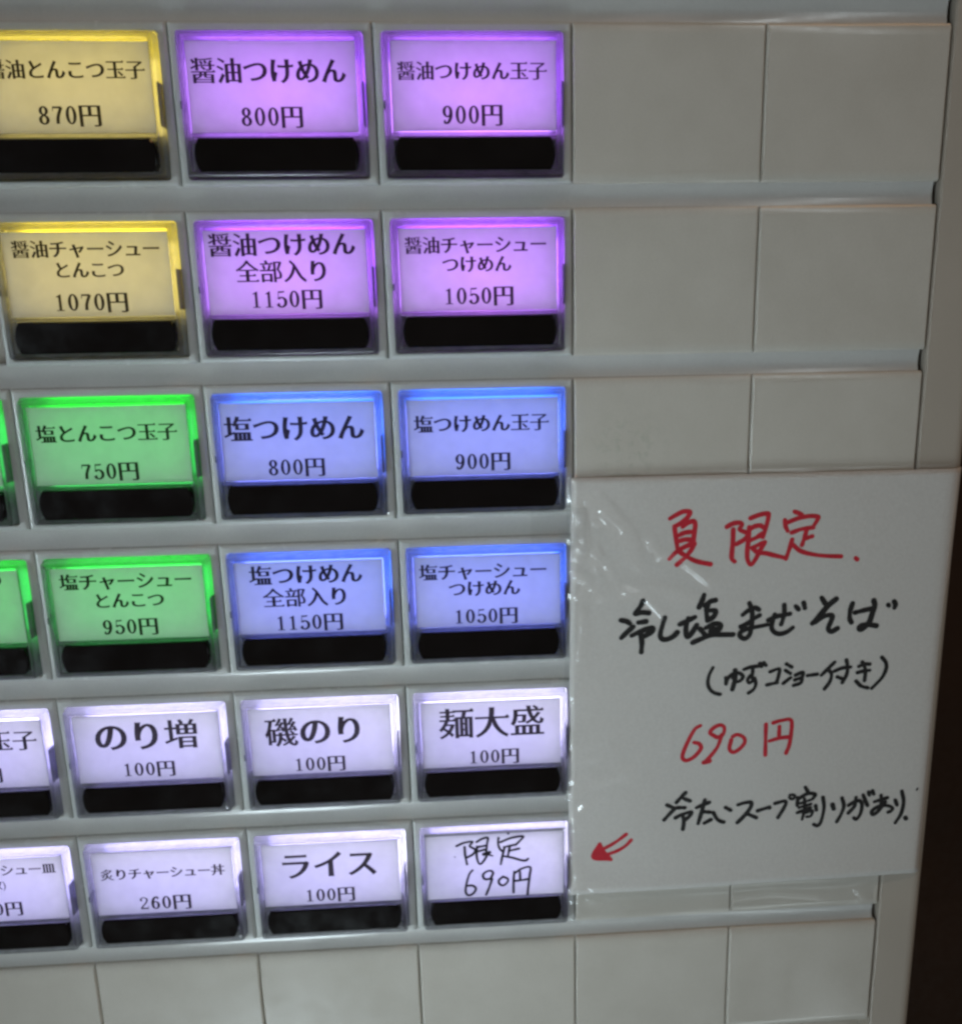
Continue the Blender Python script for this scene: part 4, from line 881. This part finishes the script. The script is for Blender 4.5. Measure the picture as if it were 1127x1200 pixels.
def paper_y(x, z):
    """how far the sheet stands off the panel"""
    u = (x - 78.5) / 90.0
    v = (-93.6 - z) / 106.5
    y = -0.75 - 0.26 * math.sin(3.1 * u + 1.3 * v) - 0.20 * math.sin(5.3 * v + 2.0 * u) - 0.07 * math.sin(14 * u - 9 * v)
    y -= 0.18 * math.exp(-max(v, 0) * 30) * (0.6 + 0.4 * math.sin(6 * u))     # top edge curls forward
    y -= 0.35 * math.exp(-max(1 - v, 0) * 26)
    if x > 167.0:
        y += 0.16 * (x - 167.0) ** 2                                            # bends over the rounded frame edge
    return y


nx, nz = 60, 70
V, F = [], []
for k, off in enumerate((0.0, 0.12)):
    for j in range(nz + 1):
        v = j / nz
        for i in range(nx + 1):
            u = i / nx
            x = (TL[0] * (1 - u) + TR[0] * u) * (1 - v) + (BL[0] * (1 - u) + BR[0] * u) * v
            z = (TL[1] * (1 - u) + TR[1] * u) * (1 - v) + (BL[1] * (1 - u) + BR[1] * u) * v
            V.append((x, paper_y(x, z) + off, z))
W1 = nx + 1
B0 = W1 * (nz + 1)
for j in range(nz):
    for i in range(nx):
        a = j * W1 + i
        F.append((a, a + W1, a + W1 + 1, a + 1))
        F.append((B0 + a, B0 + a + 1, B0 + a + W1 + 1, B0 + a + W1))
rim = [i for i in range(W1)] + [j * W1 + nx for j in range(1, nz + 1)] + [nz * W1 + i for i in range(nx - 1, -1, -1)] + [j * W1 for j in range(nz - 1, 0, -1)]
for k in range(len(rim)):
    a, b = rim[k], rim[(k + 1) % len(rim)]
    F.append((a, b, B0 + b, B0 + a))
notice = mesh_obj('paper_notice', V, F, M['paper'], None, True)
tag(notice, 'handwritten paper notice in red and black marker announcing 夏限定 690円', 'notice')
NAMES = {'red headline': 'headline', 'dish name': 'dish_name', 'topping line': 'topping_line', 'red price': 'price', 'bottom line': 'soup_line', 'arrow': 'arrow'}
for wd, cl, strokes in HAND:
    if wd == 'card':
        continue
    polys = []
    for s in strokes:
        polys += marker_stroke(s[0] * (1.38 if cl == 'black' else 1.22), s[1:])
    v2, f2 = tri_fill(polys)
    mesh_obj(NAMES[wd], [(x, paper_y(x, z) - 0.06, z) for x, z in v2], f2, M['ink_red' if cl == 'red' else 'ink_black'], notice)

# ------------------------------------------------------------------ clear film over the notice
RIDGES = [(0.5, 0.7, [(79.91, -93.5), (81.05, -101.41), (82.21, -108.45), (80.63, -112.46)]),
    (0.4, 0.5, [(84.76, -111.17), (85.16, -115.68), (85.97, -119.83)]),
    (0.4, 0.5, [(84.76, -111.17), (87.53, -114.32), (89.74, -118.93)]),
    (0.55, 0.8, [(97.17, -108.94), (99.81, -112.49), (105.22, -113.9), (111.38, -119.08)]),
    (0.4, 0.6, [(79.63, -115.9), (82.2, -117.63), (84.38, -119.77)]),
    (0.5, 0.9, [(79.12, -188.65), (81.25, -195.54), (84.69, -198.69), (90.34, -200.51)]),
    (0.5, 0.9, [(79.58, -180.35), (82.13, -175.09), (87.18, -172.57)]),
    (0.4, 0.9, [(78.78, -172.12), (85.49, -169.0), (92.82, -166.62)]),
    (0.6, 1.0, [(152.79, -203.37), (155.31, -207.05), (157.32, -209.72)]),
    (0.35, 0.8, [(103.08, -153.95), (102.62, -161.84)]),
    (0.4, 1.6, [(83.38, -96.54), (89.24, -103.65), (94.27, -113.94)]),
    (0.45, 0.9, [(78.69, -191.03), (80.8, -200.9), (79.92, -207.04)]),
    (0.35, 0.7, [(80.68, -96.46), (83.38, -99.5), (84.55, -103.91)]),
    (0.4, 0.9, [(86.3, -101.57), (92.2, -106.15), (93.62, -109.84)]),
    (0.35, 0.8, [(91.35, -120.03), (96.78, -122.31), (100.47, -126.64)]),
    (0.4, 0.7, [(80.6, -121.71), (82.18, -128.05), (80.96, -136.52)]),
    (0.35, 0.8, [(79.52, -197.15), (85.57, -201.69), (93.2, -204.15)]),
    (0.3, 0.7, [(120.68, -203.88), (129.51, -202.93), (143.0, -204.77)]),
    (0.35, 0.8, [(79.71, -147.33), (83.39, -145.74), (89.54, -146.89)]),
    (0.3, 1.5, [(81.4, -121.74), (97.35, -120.24), (107.45, -122.7)])]


def film_y(x, z):
    py = paper_y(min(max(x, 79), 170), min(max(z, -200), -94))
    # outside the paper the film lies on the tiles
    dx = max(79.3 - x, 0, x - 168)
    dz = max(z + 93.5, 0, -200 - z)
    k = min(1.0, math.hypot(dx, dz) / 2.5)
    y = (py - 0.25) * (1 - k) + (-0.35) * k
    y -= 0.10 * (1 + math.sin(0.35 * x + 0.9 * math.sin(0.21 * z))) * (0.35 + 0.65 * math.exp(-max(x - 78, 0) / 14))
    # crumpled zone along the left edge and in the lower left corner
    near = math.exp(-((max(x - 79.0, 0) / 11.0) ** 2)) * (0.55 + 0.45 * math.sin(0.11 * z + 1.0))
    near += 0.8 * math.exp(-((x - 84) / 9.0) ** 2 - ((z + 198) / 9.0) ** 2) + 0.5 * math.exp(-((x - 152) / 6.0) ** 2 - ((z + 205) / 5.0) ** 2)
    if near > 0.01:
        q = 0.0
        for ax, az, ph in ((0.62, 0.35, 0.3), (-0.30, 0.78, 1.9), (0.85, -0.42, 4.0), (0.15, 0.55, 2.2)):
            q += 1.0 - abs(math.sin(ax * x + az * z + ph + 0.9 * math.sin(0.17 * z - 0.23 * x + ph)))
        y -= 0.34 * near * q * 0.6
    for h, wd, pts in RIDGES:
        best = 1e9
        for (ax, az), (bx, bz) in zip(pts, pts[1:]):
            ux, uz = bx - ax, bz - az
            t = ((x - ax) * ux + (z - az) * uz) / (ux * ux + uz * uz)
            t = 0.0 if t < 0 else 1.0 if t > 1 else t
            d = math.hypot(x - ax - t * ux, z - az - t * uz)
            e = d / (0.35 + 0.65 * 1.0)
            best = min(best, e)
        if best < 4 * wd:
            y -= 1.75 * h * math.exp(-(best / wd) ** 2)
    return y


FX0, FX1, FZ0, FZ1 = 77.8, 157.4, -209.6, -92.6
nx, nz = 160, 230
V, F = [], []
for j in range(nz + 1):
    v = j / nz
    for i in range(nx + 1):
        u = i / nx
        wob = 0.5 * math.sin(9 * v) * (1 - u) ** 8
        z = FZ1 + (FZ0 - FZ1) * v + 1.6 * (1 - u) * v * 0.4
        right = FX1 + 11.0 * max(0.0, min(1.0, (z + 203.0) / 3.0))      # follows the paper, then a narrower tab below it
        x = FX0 + wob + (right - FX0 - wob) * u
        V.append((x, film_y(x, z), z))
for j in range(nz):
    for i in range(nx):
        a = j * (nx + 1) + i
        F.append((a, a + nx + 1, a + nx + 2, a + 1))
film = mesh_obj('plastic_film', V, F, M['film'], None, True)
tag(film, 'clear wrinkled plastic film laid over the handwritten notice', 'plastic film')

# short piece of clear tape holding the film to the rail
V, F = [], []
for j in range(15):
    for i in range(31):
        x = 70.2 + 12.5 * i / 30
        z = -99.0 - 10.5 * j / 14 - 0.10 * (x - 70)
        on_rail = max(0.0, 1 - abs(z + 105.0) / 2.6)
        y = (-0.25 + 0.75 * on_rail * max(0.0, min(1.0, (80.0 - x) / 1.2))) if x < 79 else film_y(x, z) - 0.12
        y -= 0.12 * math.sin(2.1 * x + 1.3 * z) * 0.6
        V.append((x, y, z))
for j in range(14):
    for i in range(30):
        a = j * 31 + i
        F.append((a, a + 31, a + 32, a + 1))
tape = mesh_obj('clear_tape', V, F, M['tape'], None, True)
tag(tape, 'short crumpled clear tape stuck across the rail left of the notice', 'tape')
